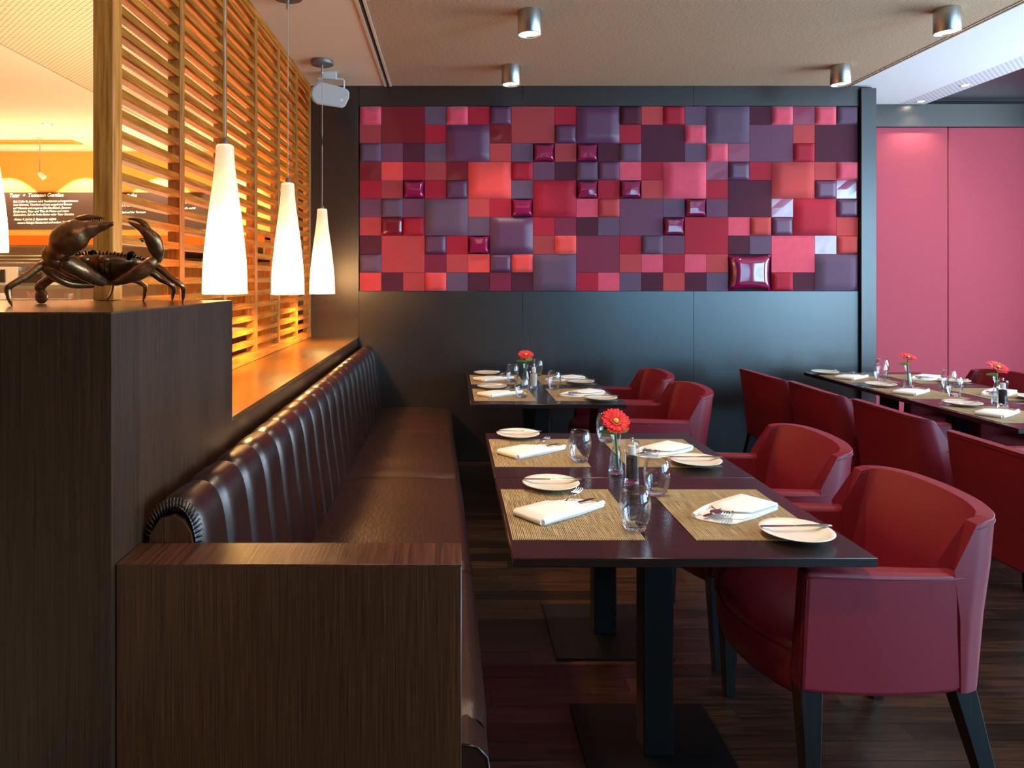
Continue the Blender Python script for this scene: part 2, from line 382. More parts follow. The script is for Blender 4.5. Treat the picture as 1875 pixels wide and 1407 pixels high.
obj('perforated_panel', M().box(-2.95, XL - .071, -2.6, 8.7, CZ, CZ + .06), PERF, ce)
for nm, x0, x1, z, m_ in (('slot_trim', -.530, -.512, .006, TRIMW), ('slot_trim', -.488, -.472, .006, TRIMW), ('slot_trim', 3.168, 3.176, .004, TRIMW), ('slot_trim', 3.200, 3.208, .004, TRIMW)):
    obj(nm, M().box(x0, x1, -2.6, YB + (.03 if x1 < 3.19 else .6), CZ - z, CZ + .05), m_, ce)
vt = M()
y = -2.5
while y < 5.7: vt.box(3.177, 3.199, y, y + .05, CZ + .004, CZ + .02); y += .075
obj('slot_grille', vt, BLACKMETAL, ce, kind='stuff')

# ------------------------------------------------------------------ divider block, ledge, banquette
dvb = thing('divider_block', 'tall dark wood divider block under the bronze crab', 'partition')
obj('block_body', M().box(-2.6, -.7355, 1.5505, 2.41, 0, 1.379), WENGE_Y, dvb)
obj('block_top', M().box(-2.6, -.735, 1.55, 2.41, 1.379, 1.383), WENGE_L, dvb)
ld = thing('ledge_wall', 'low dark wood ledge wall between leather bench and oak screen', 'partition')
obj('wall_body', M().box(XL - .068, -.745, 2.412, YB, 0, .972), WENGE_Y, ld)
obj('ledge_top', M().box(XL - .068, -.735, 2.412, YB, .972, .99), WENGE_L, ld, bevel=.001, seg=1)

bq = thing('banquette', 'long brown leather bench with channelled backrest and dark wood end panel', 'bench', (0, 0, 0))
ep = obj('end_panel', M().box(-.733, .024, 1.568, 1.695, 0, .829), WENGE_X, bq, bevel=.0015, seg=1)
obj('panel_top', M().box(-.7335, .0245, 1.5675, 1.6955, .824, .8295), WENGE_T, bq, bevel=.001, seg=1)
prof = [(-.655,.40),(-.725,.45),(-.732,.60),(-.733,.80),(-.728,.865),(-.712,.905),(-.685,.925),(-.655,.932),(-.628,.922),(-.605,.895),(-.592,.855),(-.583,.80),(-.572,.70),(-.558,.60),(-.545,.50),(-.535,.40)]
def prof_pt(t):
    t *= len(prof) - 1; i = min(int(t), len(prof) - 2); k = t - i; g = lambda j: Vector(prof[max(0, min(len(prof)-1, j))])
    a, b, c, d = g(i-1), g(i), g(i+1), g(i+2)
    return .5 * ((2*b) + (c-a)*k + (2*a-5*b+4*c-d)*k*k + (3*b-a-3*c+d)*k**3)
CW = (YB - .008 - 1.705) / 20
def chan(u, v):
    p = prof_pt(v); q = prof_pt(min(1, v + .01)) - prof_pt(max(0, v - .01)); n = Vector((-q.y, q.x)).normalized()
    s = abs(2 * u - 1); dip = .020 * (s ** 5)
    return (p.x - n.x * dip * -1 * -1, (u - .5) * CW, p.y - n.y * dip)
cm = M().grid(chan, 12, 30)
cme = cm.mesh('channel'); cme.materials.append(LEATHER)
for p_ in cme.polygons: p_.use_smooth = True
for i in range(20):
    obj('channel', cme, None, bq, loc=(0, 1.705 + CW * (i + .5), 0))
# rounded wooden end cap of the backrest, with leather hem around it
cap = [(-.722,.44),(-.722,.80),(-.712,.85),(-.69,.885),(-.66,.893),(-.635,.88),(-.617,.85),(-.607,.80),(-.56,.44)]
obj('end_cap', M().prism(cap, 1.699, 1.72), WENGE_X, bq)
hem = M()
for i in range(34):
    t0 = .16 + .66 * i / 34
    a = prof_pt(t0); c = Vector((-.66, .82)); b = c + (a - c) * .72
    hem.sweep([(a.x, 1.712, a.y), (b.x, 1.706, b.y)], [.0032, .0015], 5)
obj('gathered_hem', hem, LEATHER, bq, smooth=True, kind='stuff')
def xfront(y):
    P = [(1.55, .092), (2.56, .084), (3.72, .056), (4.81, .026), (5.72, .012)]
    for (a, p), (b, q) in zip(P, P[1:]):
        if y <= b: return p + (q - p) * (y - a) / (b - a)
    return .012
for y0, y1 in ((1.70, 2.56), (2.565, 3.72), (3.725, 4.80), (4.805, 5.715)):
    def sp(u, v, y0=y0, y1=y1):
        y = y0 + (y1 - y0) * u; e = min(u, 1 - u) * (y1 - y0); soft = .014 * max(0, 1 - e / .05) ** 2
        xf = xfront(y); wr_ = .003 * math.sin(y * 17 + math.sin(y * 5) * 2)
        if v < .6:
            t = v / .6; x = -.60 + (xf - .045 + .60) * t; z = .425 + .012 * math.sin(PI * t) - soft + wr_ * math.sin(PI * t)
        else:
            t = (v - .6) / .4; a = t * 1.35
            x = xf - .045 + .043 * math.sin(min(a, 1) * PI / 2) * 1.0 - soft * .5; z = .38 + .045 * math.cos(min(a, 1) * PI / 2) - max(0, a - 1) * .3 - soft * (1 - t)
        return (x, y, z)
    m_ = M().grid(sp, 26, 26)
    obj('seat_cushion', m_, LEATHER_S, bq, smooth=True)
def fp(u, v):
    y = 1.60 + (YB - .008 - 1.60) * u; x = xfront(y)
    a = v
    P_ = [(-.2,.40),(-.05,.415),(-.03,.408),(-.008,.385),(0,.34),(0,.2),(-.004,.07),(-.02,.06)]
    t = a * (len(P_) - 1); i = min(int(t), len(P_) - 2); k = t - i
    return (x + P_[i][0] * (1-k) + P_[i+1][0] * k - .002, y, P_[i][1] * (1-k) + P_[i+1][1] * k)
obj('seat_front', M().grid(fp, 30, 21), LEATHER_S, bq, smooth=True)
xe = xfront(1.6) - .002
endp = [(.026,.06),(xe-.02,.06),(xe-.004,.07),(xe,.2),(xe,.34),(xe-.008,.385),(xe-.03,.408),(.026,.412)]
obj('seat_end', M().prism(endp, 1.600, 1.606), LEATHER_S, bq)
obj('end_piping', M().sweep([(a, 1.600, b) for a, b in endp[1:]], .0035, 6), LEATHER, bq, smooth=True)
obj('toe_kick', M().box(-.73, .0, 1.70, YB - .008, 0, .06), BLACKMETAL, bq)

# ------------------------------------------------------------------ oak lattice screen
scn = thing('oak_screen', 'tall oak lattice screen of horizontal slats between bench and kitchen', 'screen')
SD = .052
PY = [2.437 + .0, 2.953, 3.52, 4.087, 4.635, 5.175, 5.665]
obj('corner_post', M().box(XL - .067, XL, 2.37, 2.437, 1.384, CZ), OAK_LIT, scn, bevel=.002, seg=1)
obj('base_of_post', M().box(XL - .067, XL, 2.412, 2.437, .99, 1.384), OAK, scn)
pm = M().box(-SD, 0, 0, .052, .99 + .05, CZ - .03).mesh('upright'); pm.materials.append(OAK)
for y in PY[1:]: obj('upright', pm, None, scn, loc=(XL + .002, y, 0), bevel=.0015, seg=1)
obj('bottom_rail', M().box(XL - SD, XL + .004, 2.437, YB - .003, .991, 1.04), OAKS, scn, bevel=.0015, seg=1)
obj('top_rail', M().box(XL - SD, XL + .004, 2.437, YB - .003, CZ - .045, CZ - .001), OAKS, scn, bevel=.0015, seg=1)
bays = [(2.437, PY[1])] + [(PY[i] + .052, PY[i + 1]) for i in range(1, 6)]
pitch = .0712
for y0, y1 in bays:
    sm = M().box(-.048, -.002, y0, y1, 0, .028).mesh('slat'); sm.materials.append(OAKS)
    z = 1.078
    while z < CZ - .07:
        obj('slat', sm, None, scn, loc=(XL, 0, z)); z += pitch

# ------------------------------------------------------------------ padded tile wall panel
TX0, TZ1, TW, TH = -.7275, 2.837, .17348, .14785
def tmat(n, c, rough, **k): return mat(n, c, rough, **k)
TM = {
 'P': tmat('tile_coral_velvet', '#d8435a', .75, sheen=.4, var=.08, vscale=20), 'R': tmat('tile_crimson_weave', '#a5102a', .8, bump=.3, bscale=260),
 'r': tmat('tile_brick_felt', '#a23a3c', .9, bump=.3, bscale=300, var=.1, vscale=150), 'K': tmat('tile_plum_dark', '#4a1228', .85),
 'U': tmat('tile_plum_leather', '#5e3350', .42, bump=.25, bscale=160), 'u': tmat('tile_grey_violet', '#62485c', .9, bump=.3, bscale=300, var=.08, vscale=150),
 'V': tmat('tile_mauve_weave', '#683a52', .8, bump=.35, bscale=120, stretch=(2, 1, .3)), 'C': tmat('tile_coral_suede', '#e8443e', .8, sheen=.4, var=.05, vscale=15),
 'G': tmat('tile_magenta_vinyl', '#8c0c44', .08, coat=1), 'g': tmat('tile_maroon_gloss', '#7a1626', .1, coat=.6),
 'q': tmat('tile_rosewood_gloss', '#8c3450', .12, coat=.5), 'M': tmat('tile_burgundy', '#780a30', .6), 'b': tmat('tile_rust_felt', '#b84040', .9, bump=.3, bscale=300, var=.1, vscale=150)}
TN = {'P':'coral velvet','R':'crimson woven','r':'brick felt','K':'dark plum','U':'plum leather','u':'grey violet felt','V':'mauve woven','C':'bright coral suede','G':'glossy magenta pillow','g':'glossy maroon','q':'glossy rose','M':'burgundy','b':'rust felt'}
# each cell: material letter + shape (f flat, p puffed, k pillow); '2' starts a double tile, '.' is covered by one
rows = [
 'Pp g2f . uf Pp Rf Up r2f . Rf U2p . Kp bf Rp uf u2p . Kf Pp qf Pp up',
 'rf . . Rf U2p . gf . . Up . . Rf K2f . Pp . . V2f . bf K2f .',
 'up Vf Kf uf . . bf uf Gk rf Gk Kf up . . uf Pp qf . . Rp . .',
 'gf Cf Rf rf gf C2p . Rp Vf Kf up Vp Pf Rf P2p . qf Up Rf b2p . bf Pp',
 'Rf rf Gk Rf Up . . uf R2p . Gk Rf Gk bf . . Rf K2f . . . Up Gf',
 'Vf up Vf u2p . bf Rf Gk . . Pf bp V2f . uf Gk Vf . . qf R2p . Up',
 'bf gp Rp . . uf U2p . Rf Mf Kf uf . . Gk R2f . Pf bp Up . . bf',
 'Kf b2f . Up Rf Gk . . rf Cp M2f . Rf up Vf . . Kf uf P2f . qf bp',
 'up . . Mf bf Cf Up Cp u2p . . . bf Pf Rf Pf bf G2k . . . u2p .',
 'Cf Kf bf Cp uf Kf Mf Kf . . Rf Pf uf Kf bf Kf uf . . Rp Kf . .']
TMESH = {}
def tile_mesh(letter, shape, n):
    key = (letter, shape, n)
    if key in TMESH: return TMESH[key]
    W, Ht = TW * n - .0022, TH * n - .0022
    if shape == 'f': dep, N_ = .012, 2
    elif shape == 'p': dep, N_ = .030 if n == 1 else .040, 8
    else: dep, N_ = .046 if n == 1 else .062, 12
    def fn(u, v):
        x = (u - .5); z = (v - .5); ex = 1 - abs(2*x); ez = 1 - abs(2*z)
        if shape == 'f':
            return (x * W, -dep if (0 < u < 1 and 0 < v < 1) else -dep + .001, z * Ht)
        h = min(1, ex / .3) ; g_ = min(1, ez / .3)
        hh = math.sin(h * PI / 2) ** .6 * math.sin(g_ * PI / 2) ** .6 if h > 0 and g_ > 0 else 0
        if shape == 'k':
            pin = .05 * (1 - ex) * ez * 0 ; e_ = min(ex, ez); a_ = .018 * n
            sx = W - a_ * math.sin(PI * v) * (1 - ex); sz = Ht - a_ * math.sin(PI * u) * (1 - ez)
            hh = min(1, e_ / .26) ** .75 + .12 * (ex * ez)
            return (x * sx, -.008 - dep * .8 * hh, z * sz)
        return (x * W, -.010 - (dep - .010) * hh, z * Ht)
    m_ = M().grid(fn, N_, N_)
    # skirt back to the board
    v = m_.v; n1 = N_ + 1
    ring = [i * n1 for i in range(n1)] + [N_ * n1 + j for j in range(1, n1)] + [i * n1 + N_ for i in range(N_ - 1, -1, -1)] + [j for j in range(N_ - 1, 0, -1)]
    b = len(m_.v)
    for i in ring: m_.v.append((v[i][0], 0, v[i][2]))
    L_ = len(ring)
    for i in range(L_): m_.f.append((ring[i], ring[(i+1) % L_], b + (i+1) % L_, b + i))
    me = m_.mesh('padded_tile'); me.materials.append(TM[letter])
    if shape != 'f':
        for p_ in me.polygons: p_.use_smooth = True
        me.set_sharp_from_angle(angle=math.radians(50 if shape == 'p' else 38))
    TMESH[key] = me; return me
tp = thing('padded_wall_panel', 'large mosaic of red and plum padded square tiles on the back wall', 'wall panel')
obj('backing_board', M().box(TX0 - .004, TX0 + 23 * TW + .004, YB + .018, YB + .029, TZ1 - 10 * TH - .001, TZ1 + .001), mat('tile_board', '#1a0a10', .9), tp)
for r_, line in enumerate(rows):
    cells = line.split(); assert len(cells) == 23, (r_, len(cells))
    for c_, s_ in enumerate(cells):
        if s_ == '.': continue
        n = 2 if '2' in s_ else 1; me = tile_mesh(s_[0], s_[-1], n)
        o = obj('padded_tile', me, None, tp, loc=(TX0 + (c_ + n / 2) * TW, YB + .018, TZ1 - (r_ + n / 2) * TH))
        o['label'] = ('double-size ' if n == 2 else '') + TN[s_[0]] + ' tile'

# ------------------------------------------------------------------ ceiling downlights
LENS = emis('downlight_lens', (1, .86, .66), 9); RIM = mat('lens_rim', '#e8ddcc', .2, .6)
def downlight(x, y, label):
    t = thing('ceiling_downlight', label, 'downlight', (x, y, 2.864), 0, 'surface-mounted ceiling downlights')
    obj('housing', M().lathe([(.062, .012), (.0665, .0), (.069, .004), (.069, .1355), (.0, .1355)], 40, cap=False), STEEL, t, smooth=True, auto=40)
    obj('rim', M().lathe([(.064, .004), (.0665, -.002), (.0685, .004)], 40, cap=False), RIM, t, smooth=True)
    obj('lens', M().lathe([(0, .010), (.025, .009), (.05, .012), (.061, .012)], 32), LENS, t, smooth=True)
    return t
downlight(.457, 4.13, 'steel cylinder downlight on brown ceiling, nearer one above the bench tables')
downlight(.44, 5.19, 'steel cylinder downlight by the back wall above the left tile columns')
downlight(2.845, 4.10, 'steel cylinder downlight beside ceiling slot, nearer one on the right')
downlight(2.83, 5.19, 'steel cylinder downlight by the back wall next to the ceiling slot')
def dspot(x, y, p=60, ang=95):
    light('downlight_beam', 'SPOT', (x, y, 2.855), p, SPOTC, (0, 0, 0), .03, angle=math.radians(ang), blend=.7)
for x, y, p in ((.457, 4.13, 60), (.44, 5.19, 34), (2.845, 4.10, 45), (2.83, 5.19, 28), (.46, 3.05, 75), (.46, 1.98, 85), (2.845, 3.0, 35), (2.845, 1.9, 30), (.46, .9, 50)): dspot(x, y, p)
# recessed spots in the perforated band
for i, (x, y) in enumerate(((4.10, 5.70), (4.09, 6.22))):
    t = thing('recessed_spotlight', ('small recessed spotlight in the white ceiling band, away from the red wall', 'small recessed spotlight in the white ceiling band, close above the red wall')[i], 'spotlight', (x, y, CZ - .001), 0, 'recessed spots in the white band')
    obj('bezel', M().lathe([(.026, -.001), (.034, -.004), (.036, 0)], 24), RIM, t, smooth=True)
    obj('lamp', M().lathe([(0, -.004), (.026, -.002)], 20), emis('recessed_lamp_%d' % i, (1, .85, .6), 40), t)
    light('recessed_beam', 'SPOT', (x, y, CZ - .02), 18, SPOTC, (0, 0, 0), .02, angle=math.radians(110), blend=.8)

# ------------------------------------------------------------------ pendants
def opal():
    m = bpy.data.materials.new('opal_glass'); m.use_nodes = True; nt = m.node_tree; N = nt.nodes; L = nt.links; p = N['Principled BSDF']
    p.inputs['Base Color'].default_value = (1, .93, .82, 1); p.inputs['Roughness'].default_value = .35
    t = N.new('ShaderNodeBsdfTranslucent'); t.inputs[0].default_value = (1, .88, .68, 1)
    p.inputs['Emission Color'].default_value = (1, .62, .34, 1); p.inputs['Emission Strength'].default_value = .10
    mx = N.new('ShaderNodeMixShader'); mx.inputs[0].default_value = .6; L.new(p.outputs[0], mx.inputs[1]); L.new(t.outputs[0], mx.inputs[2]); L.new(mx.outputs[0], N['Material Output'].inputs[0])
    return m
OPAL = opal()
def pendant(x, y, zb, label, h=.60, group='opal glass pendant lamps', cz=CZ, lit=True, power=20):
    t = thing('pendant_lamp', label, 'pendant lamp', (x, y, zb), 0, group)
    prf = [(.087,0),(.0868,.03),(.086,.08),(.083,.13),(.078,.19),(.071,.26),(.063,.33),(.055,.39),(.047,.45),(.041,.50),(.037,.55),(.035,.585),(.034,h-.004),(.030,h)]
    obj('shade', M().lathe(prf + [(.005, h)] , 40, cap=False), OPAL, t, smooth=True, auto=50)
    obj('socket_cap', M().lathe([(.012, h), (.012, h + .02), (.004, h + .03)], 16), GREYMETAL, t, smooth=True, auto=40)
    obj('cable', M().sweep([(0, 0, h + .02), (.001, 0, (h + cz - zb) / 2), (0, 0, cz - zb - .06)], .0024, 8, sub=6), CABLE, t, smooth=True)
    obj('ceiling_rose', M().lathe([(.0, cz - zb - .034), (.0775, cz - zb - .030), (.080, cz - zb - .026), (.080, cz - zb - .001)], 40), GREYMETAL, t, smooth=True, auto=40)
    obj('ferrule', M().lathe([(.0075, cz - zb - .09), (.009, cz - zb - .08), (.009, cz - zb - .034)], 14), STEEL, t, smooth=True, auto=40)
    if lit:
        light('pendant_bulb', 'POINT', (x, y, zb + .12), power, (1, .62, .32), size=.035)
        light('pendant_reflector', 'SPOT', (x, y, zb + .05), 85, (1, .55, .16), size=.06, angle=math.radians(150), blend=.5)
    return t
pendant(-.91, 2.885, 1.395, 'white glass cone pendant lamp nearest to the bronze crab')
pendant(-.879, 3.863, 1.372, 'middle one of three white glass cone pendants over the ledge')
pendant(-.908, 5.06, 1.350, 'white glass cone pendant lamp hanging in front of the loudspeaker')

# ------------------------------------------------------------------ loudspeaker
ls = thing('loudspeaker', 'white loudspeaker on a bracket under the ceiling by the dark wall', 'loudspeaker', (-.90, 5.32, 2.82))
out_ = [(.138,.035),(.140,.0),(.118,-.062),(.098,-.078),(-.085,-.078),(-.118,-.06),(-.140,-.02),(-.136,.03),(-.10,.075),(-.07,.082),(.10,.066),(.128,.052)]
def sc_(pl, k): return [(a * k, b * k) for a, b in pl]
R_ = (math.radians(12), math.radians(5), math.radians(14))
obj('grille', M().prism(sc_(out_, .95), -.088, -.078), GRILLE, ls, rot=R_, bevel=.004)
bd = M()
n_ = len(out_)
lay = [(.99, -.08), (1.0, -.07), (.98, 0), (.75, .09), (.5, .11)]
v_ = []
for k, y in lay: v_ += [(a * k, y, b * k) for a, b in out_]
f_ = [tuple(range(n_)), tuple(range(len(v_) - 1, len(v_) - n_ - 1, -1))]
for i in range(len(lay) - 1):
    for j in range(n_): f_.append((i*n_+j, i*n_+(j+1) % n_, (i+1)*n_+(j+1) % n_, (i+1)*n_+j))
bd.add(v_, f_)
obj('cabinet', bd, SPK, ls, rot=R_, smooth=True, auto=50)
obj('bracket', M().sweep([(-.09, .02, .05), (-.095, .02, .125), (-.085, .02, .135), (.095, .02, .125), (.105, .02, .115), (.105, .02, .04)], .007, 8, flat=1), SPK, ls, smooth=True)
obj('mount_plate', M().box(-.05, .05, .0, .04, .125, .179), SPK, ls, bevel=.003)
obj('badge', M().prism([(.072,-.030),(.098,-.030),(.093,-.018),(.085,-.014),(.077,-.018)], -.0905, -.088), WHITEC, ls, rot=R_)

# ------------------------------------------------------------------ tables
def make_table(X0, X1, Y0, Y1, bx=.225):
    W, D = X1 - X0, Y1 - Y0
    t = thing('dining_table', '', 'table', ((X0 + X1) / 2, (Y0 + Y1) / 2, 0), 0)
    obj('table_top', M().box(-W/2, W/2, -D/2 + .001, D/2 - .001, .714, .738), TABLEW, t, bevel=.0015, seg=1)
    obj('pedestal', M().box(-.045, .045, -.045, .045, .012, .70), BLACKMETAL, t, bevel=.003, seg=1)
    obj('support_plate', M().box(-.2, .2, -.2, .2, .70, .714), BLACKMETAL, t)
    obj('base_plate', M().box(-bx, bx, -.225, .225, 0, .012), BLACKMETAL, t, bevel=.002, seg=1)
    return t
G1 = 'dark wood pedestal tables'
t1 = make_table(.161, 1.097, 1.835, 2.577)
TABS = [('front dark wood table nearest the bench end panel', .161, 1.097, 1.835, 2.577), ('second dark wood table joined behind the front one beside the bench', .161, 1.097, 2.580, 3.322),
        ('third dark wood table beside the bench, alone in front of the last', .116, 1.007, 4.085, 4.77), ('last dark wood table beside the bench, nearest the back wall', .116, 1.007, 4.775, 5.46),
        ('end table of the window row nearest the back wall', 2.715, 3.60, 4.80, 5.50), ('middle table of the window row with a lone flower vase', 2.715, 3.60, 4.12, 4.795), ('nearest table of the window row carrying the pepper mill', 2.715, 3.60, 3.42, 4.115)]
for i, (lb, a, b, c, d) in enumerate(TABS):
    t = t1 if i == 0 else make_table(a, b, c, d, .09 if a > 2 else .225)
    t['label'] = lb; t['group'] = G1

# ------------------------------------------------------------------ chairs
def make_chair():
    t = thing('armchair', '', 'chair', (0, 0, 0), 0)
    # seat: plan outline with bulging front
    out = []
    for k in range(11):
        v = -.252 + .504 * k / 10; out.append((.235 + .085 * math.cos(v / .26 * PI / 2) ** .8 if abs(v) < .26 else .235, v))
    pl = [(-.225, -.252)] + out + [(-.225, .252)]
    def ring(sx, z): return [(a * sx if a > 0 else a, b * (1 if sx > .97 else .985), z) for a, b in pl]
    L_ = [(.93, .315), (.965, .33), (.995, .36), (1.0, .40), (.985, .435), (.95, .455), (.88, .466), (.5, .474)]
    v = []; f = []; n = len(pl)
    for sx, z in L_: v += ring(sx, z)
    for i in range(len(L_) - 1):
        for j in range(n): f.append((i*n+j, i*n+(j+1) % n, (i+1)*n+(j+1) % n, (i+1)*n+j))
    f.append(tuple(range(n))); f.append(tuple((len(L_)-1)*n + j for j in range(n - 1, -1, -1)))
    st = obj('seat', M().add(v, f), RED, t, smooth=True, auto=60)
    obj('seat_piping', M().sweep([(a * .985, b, .437) for a, b in out], .003, 6), REDSEAM, st, smooth=True)
    for s in (-1, 1):
        # arm: side panel
        vi, vo = .247 * s, .312 * s
        N_ = 8; bt = []; v = []; f = []
        for k in range(N_ + 1):
            q = k / N_; ub = .242 + (-.205 - .242) * q; ut = .222 + (-.200 - .222) * q
            zb = .352 - .012 * math.sin(PI * q) + (.006 if q > .9 else 0); zt = .668 + .004 * q + .006 * math.cos(PI * q)
            bow = .006 * math.sin(PI * q) * s
            v += [(ub, vi, zb), (ub, vo + bow * .4, zb), (ut, vo * .985 + bow, zt), (ut, vi + .004 * s, zt)]
        for k in range(N_):
            for j in range(4): f.append((k*4+j, k*4+(j+1) % 4, (k+1)*4+(j+1) % 4, (k+1)*4+j))
        f.append((0, 1, 2, 3)); f.append((N_*4+3, N_*4+2, N_*4+1, N_*4))
        ar = obj('arm', M().add(v, f), RED, t, bevel=.014, seg=3)
        obj('arm_seam', M().sweep([(.236, vo * 1.0, .36), (.220, vo * .985, .652), (.20, vo * .993, .6585), (0, vo * 1.004, .6545), (-.2, vo * .985, .655)], .0022, 6), REDSEAM, ar, smooth=True)
    # back with wings: strip of (bottom, top) cross sections
    path = []
    K = 6
    def add(ub, vb, ut, vt, zt, nx, ny, th): path.append((ub, vb, ut, vt, zt, nx, ny, th))
    # half from v=-1 side to middle, mirrored
    half = [(-.19, -.2815, -.245, -.268, .795), (-.205, -.280, -.274, -.264, .803), (-.226, -.262, -.302, -.240, .809), (-.242, -.225, -.319, -.200, .813), (-.254, -.165, -.332, -.145, .817), (-.259, -.085, -.339, -.074, .819), (-.260, 0, -.341, 0, .820)]
    def cr(a, b, c, d, t): return tuple(.5 * ((2*q) + (w_-p)*t + (2*p-5*q+4*w_-x_)*t*t + (3*q-p-3*w_+x_)*t**3) for p, q, w_, x_ in zip(a, b, c, d))
    hh = []
    for i in range(len(half) - 1):
        for k in range(3): hh.append(cr(half[max(i-1, 0)], half[i], half[i+1], half[min(i+2, len(half)-1)], k / 3))
    half = hh + [half[-1]]
    EU = {0: {0: -.185, .45: -.185, .72: -.172, 1: -.245}}
    full = half + [(a, -b, c, -d, e) for a, b, c, d, e in half[-2::-1]]
    n = len(full); v = []; f = []
    T = .033
    zb = .352
    for i, (ub, vb, ut, vt, zt) in enumerate(full):
        a = full[max(i-1, 0)]; b = full[min(i+1, n-1)]
        d = Vector((b[0] - a[0], b[1] - a[1])).normalized(); nn = Vector((d.y, -d.x))
        if nn.x > 0: nn = -nn
        if abs(d.x) > .9: nn = Vector((0, 1 if vb > 0 else -1))
        # ring around the section: outer bottom, outer top, inner top, inner bottom; two mid rows for the lean
        sec = []; EX = 1.5 + .5 * max(0, 1 - min(i, n-1-i) / 6)
        for (q, zz) in ((0, zb), (.45, .55), (.72, .675), (1, zt)):
            e = q ** EX; uu = EU[min(i, n-1-i)][q] if min(i, n-1-i) in EU else ub + (ut - ub) * e; sec.append(Vector((uu + nn.x * T * (1.0 if q < 1 else .75), vb + (vt - vb) * e + nn.y * T * (1.0 if q < 1 else .75), zz)))
        for (q, zz) in ((1, zt), (.72, .675), (.45, .55), (0, zb)):
            e = q ** EX; uu = EU[min(i, n-1-i)][q] if min(i, n-1-i) in EU else ub + (ut - ub) * e; sec.append(Vector((uu - nn.x * T * (1.0 if q < 1 else .55), vb + (vt - vb) * e - nn.y * T * (1 if q < 1 else .55), zz)))
        v += sec
    for i in range(n - 1):
        for j in range(8): f.append((i*8+j, i*8+(j+1) % 8, (i+1)*8+(j+1) % 8, (i+1)*8+j))
    f.append(tuple(range(8))); f.append(tuple((n-1)*8 + j for j in range(7, -1, -1)))
    bk = obj('backrest', M().add(v, f), RED, t, bevel=.012, seg=3)
    ins = [v[i*8+4] + Vector((.001, 0, -.014)) for i in range(n)]
    obj('back_seam', M().sweep(ins, .0022, 6), REDSEAM, bk, smooth=True)
    out2 = [v[i*8+3] + Vector((.0005, 0, -.014)) for i in range(n)]
    obj('back_seam', M().sweep(out2, .0022, 6), REDSEAM, bk, smooth=True)
    for s in (-1, 1):
        a, b = .030, .018
        obj('leg', M().hexa([(.20-b, .285*s-b, 0), (.20+b-.004, .285*s-b, 0), (.20+b-.004, .285*s+b, 0), (.20-b, .285*s+b, 0)],
                            [(.205-a, .275*s-a, .37), (.205+a, .275*s-a, .37), (.205+a, .275*s+a, .37), (.205-a, .275*s+a, .37)]), BLACKWOOD, t, bevel=.002, seg=1)
        obj('leg', M().hexa([(-.31-b, .275*s-b, 0), (-.31+b, .275*s-b, 0), (-.31+b, .275*s+b, 0), (-.31-b, .275*s+b, 0)],
                            [(-.21-a, .262*s-a, .37), (-.21+a, .262*s-a, .37), (-.21+a, .262*s+a, .37), (-.21-a, .262*s+a, .37)]), BLACKWOOD, t, bevel=.002, seg=1)
    return t
ch0 = make_chair()
CH = [(1.17, 2.215, PI, 'red leather armchair at the front table, nearest of all'), (1.19, 2.945, PI, 'red leather armchair at the second table, right behind the nearest chair'),
      (1.15, 4.27, PI, 'red leather armchair at the third table facing the bench'), (1.135, 4.93, PI, 'red leather armchair facing the bench, closest to the tiled back wall'),
      (2.42, 4.93, 0, 'red armchair seen from behind at the window row, closest to the back wall'), (2.46, 4.28, 0, 'red armchair seen from behind at the window row, second from the back wall'),
      (2.49, 3.61, 0, 'red armchair seen from behind at the window row, third from the back wall'), (2.44, 2.80, 0, 'red armchair seen from behind at the window row, nearest and cut by the frame'),
      (3.53, 4.90, PI, 'red armchair across the window row in front of the red felt wall'), (3.55, 4.24, PI, 'red armchair on the far side of the middle window-row table'), (3.55, 3.58, PI, 'red armchair on the far side of the nearest window-row table')]
for i, (x, y, a, lb) in enumerate(CH):
    jit = [0, 0, .0, 0, .03, -.02, .0, .0, 0, 0, 0][i]
    if i == 0: ch0.location = (x, y, 0); ch0.rotation_euler = (0, 0, a); ch0['label'] = lb; ch0['group'] = 'red leather dining armchairs'
    else: copy_thing(ch0, lb, (x, y, 0), a + jit, 'red leather dining armchairs')

# ------------------------------------------------------------------ tableware prototypes (local frames: u = away from the diner)
TZ = .738
def flatsheet(pts, z0, z1): return M().prism(pts, z0, z1, 'z')
mat_me = flatsheet([(-.182, -.235), (.182, -.235), (.182, .235), (-.182, .235)], 0, .0018).mesh('placemat'); mat_me.materials.append(WEAVE)
plate_me = M().lathe([(0, .004), (.055, .0045), (.066, .007), (.085, .0135), (.0965, .0185), (.0975, .0195), (.0965, .0205), (.084, .0165), (.066, .0105), (.055, .0085), (0, .008)][::1], 56).mesh('side_plate')
plate_me.materials.append(CERAMIC)
for p_ in plate_me.polygons: p_.use_smooth = True
def knife_mesh(L=.205, name='butter_knife'):
    # handle +x, blade -x ; z up
    m_ = M()
    hl = L * .52
    m_.sweep([(L/2 - hl, 0, .004), (L/2 - hl * .6, 0, .005), (L/2 - .02, 0, .0045), (L/2, 0, .004)], [.0035, .0055, .0068, .005], 10, flat=.55, up=(0, 0, 1), sub=4)
    x1 = L/2 - hl + .004
    pl = [(x1, -.004), (x1 - .01, -.006), (-L/2 + .03, -.0095), (-L/2 + .006, -.0075), (-L/2, 0), (-L/2 + .01, .006), (-L/2 + .04, .006), (x1, .004)]
    m_.prism(pl, .0035, .005, 'z'); return m_
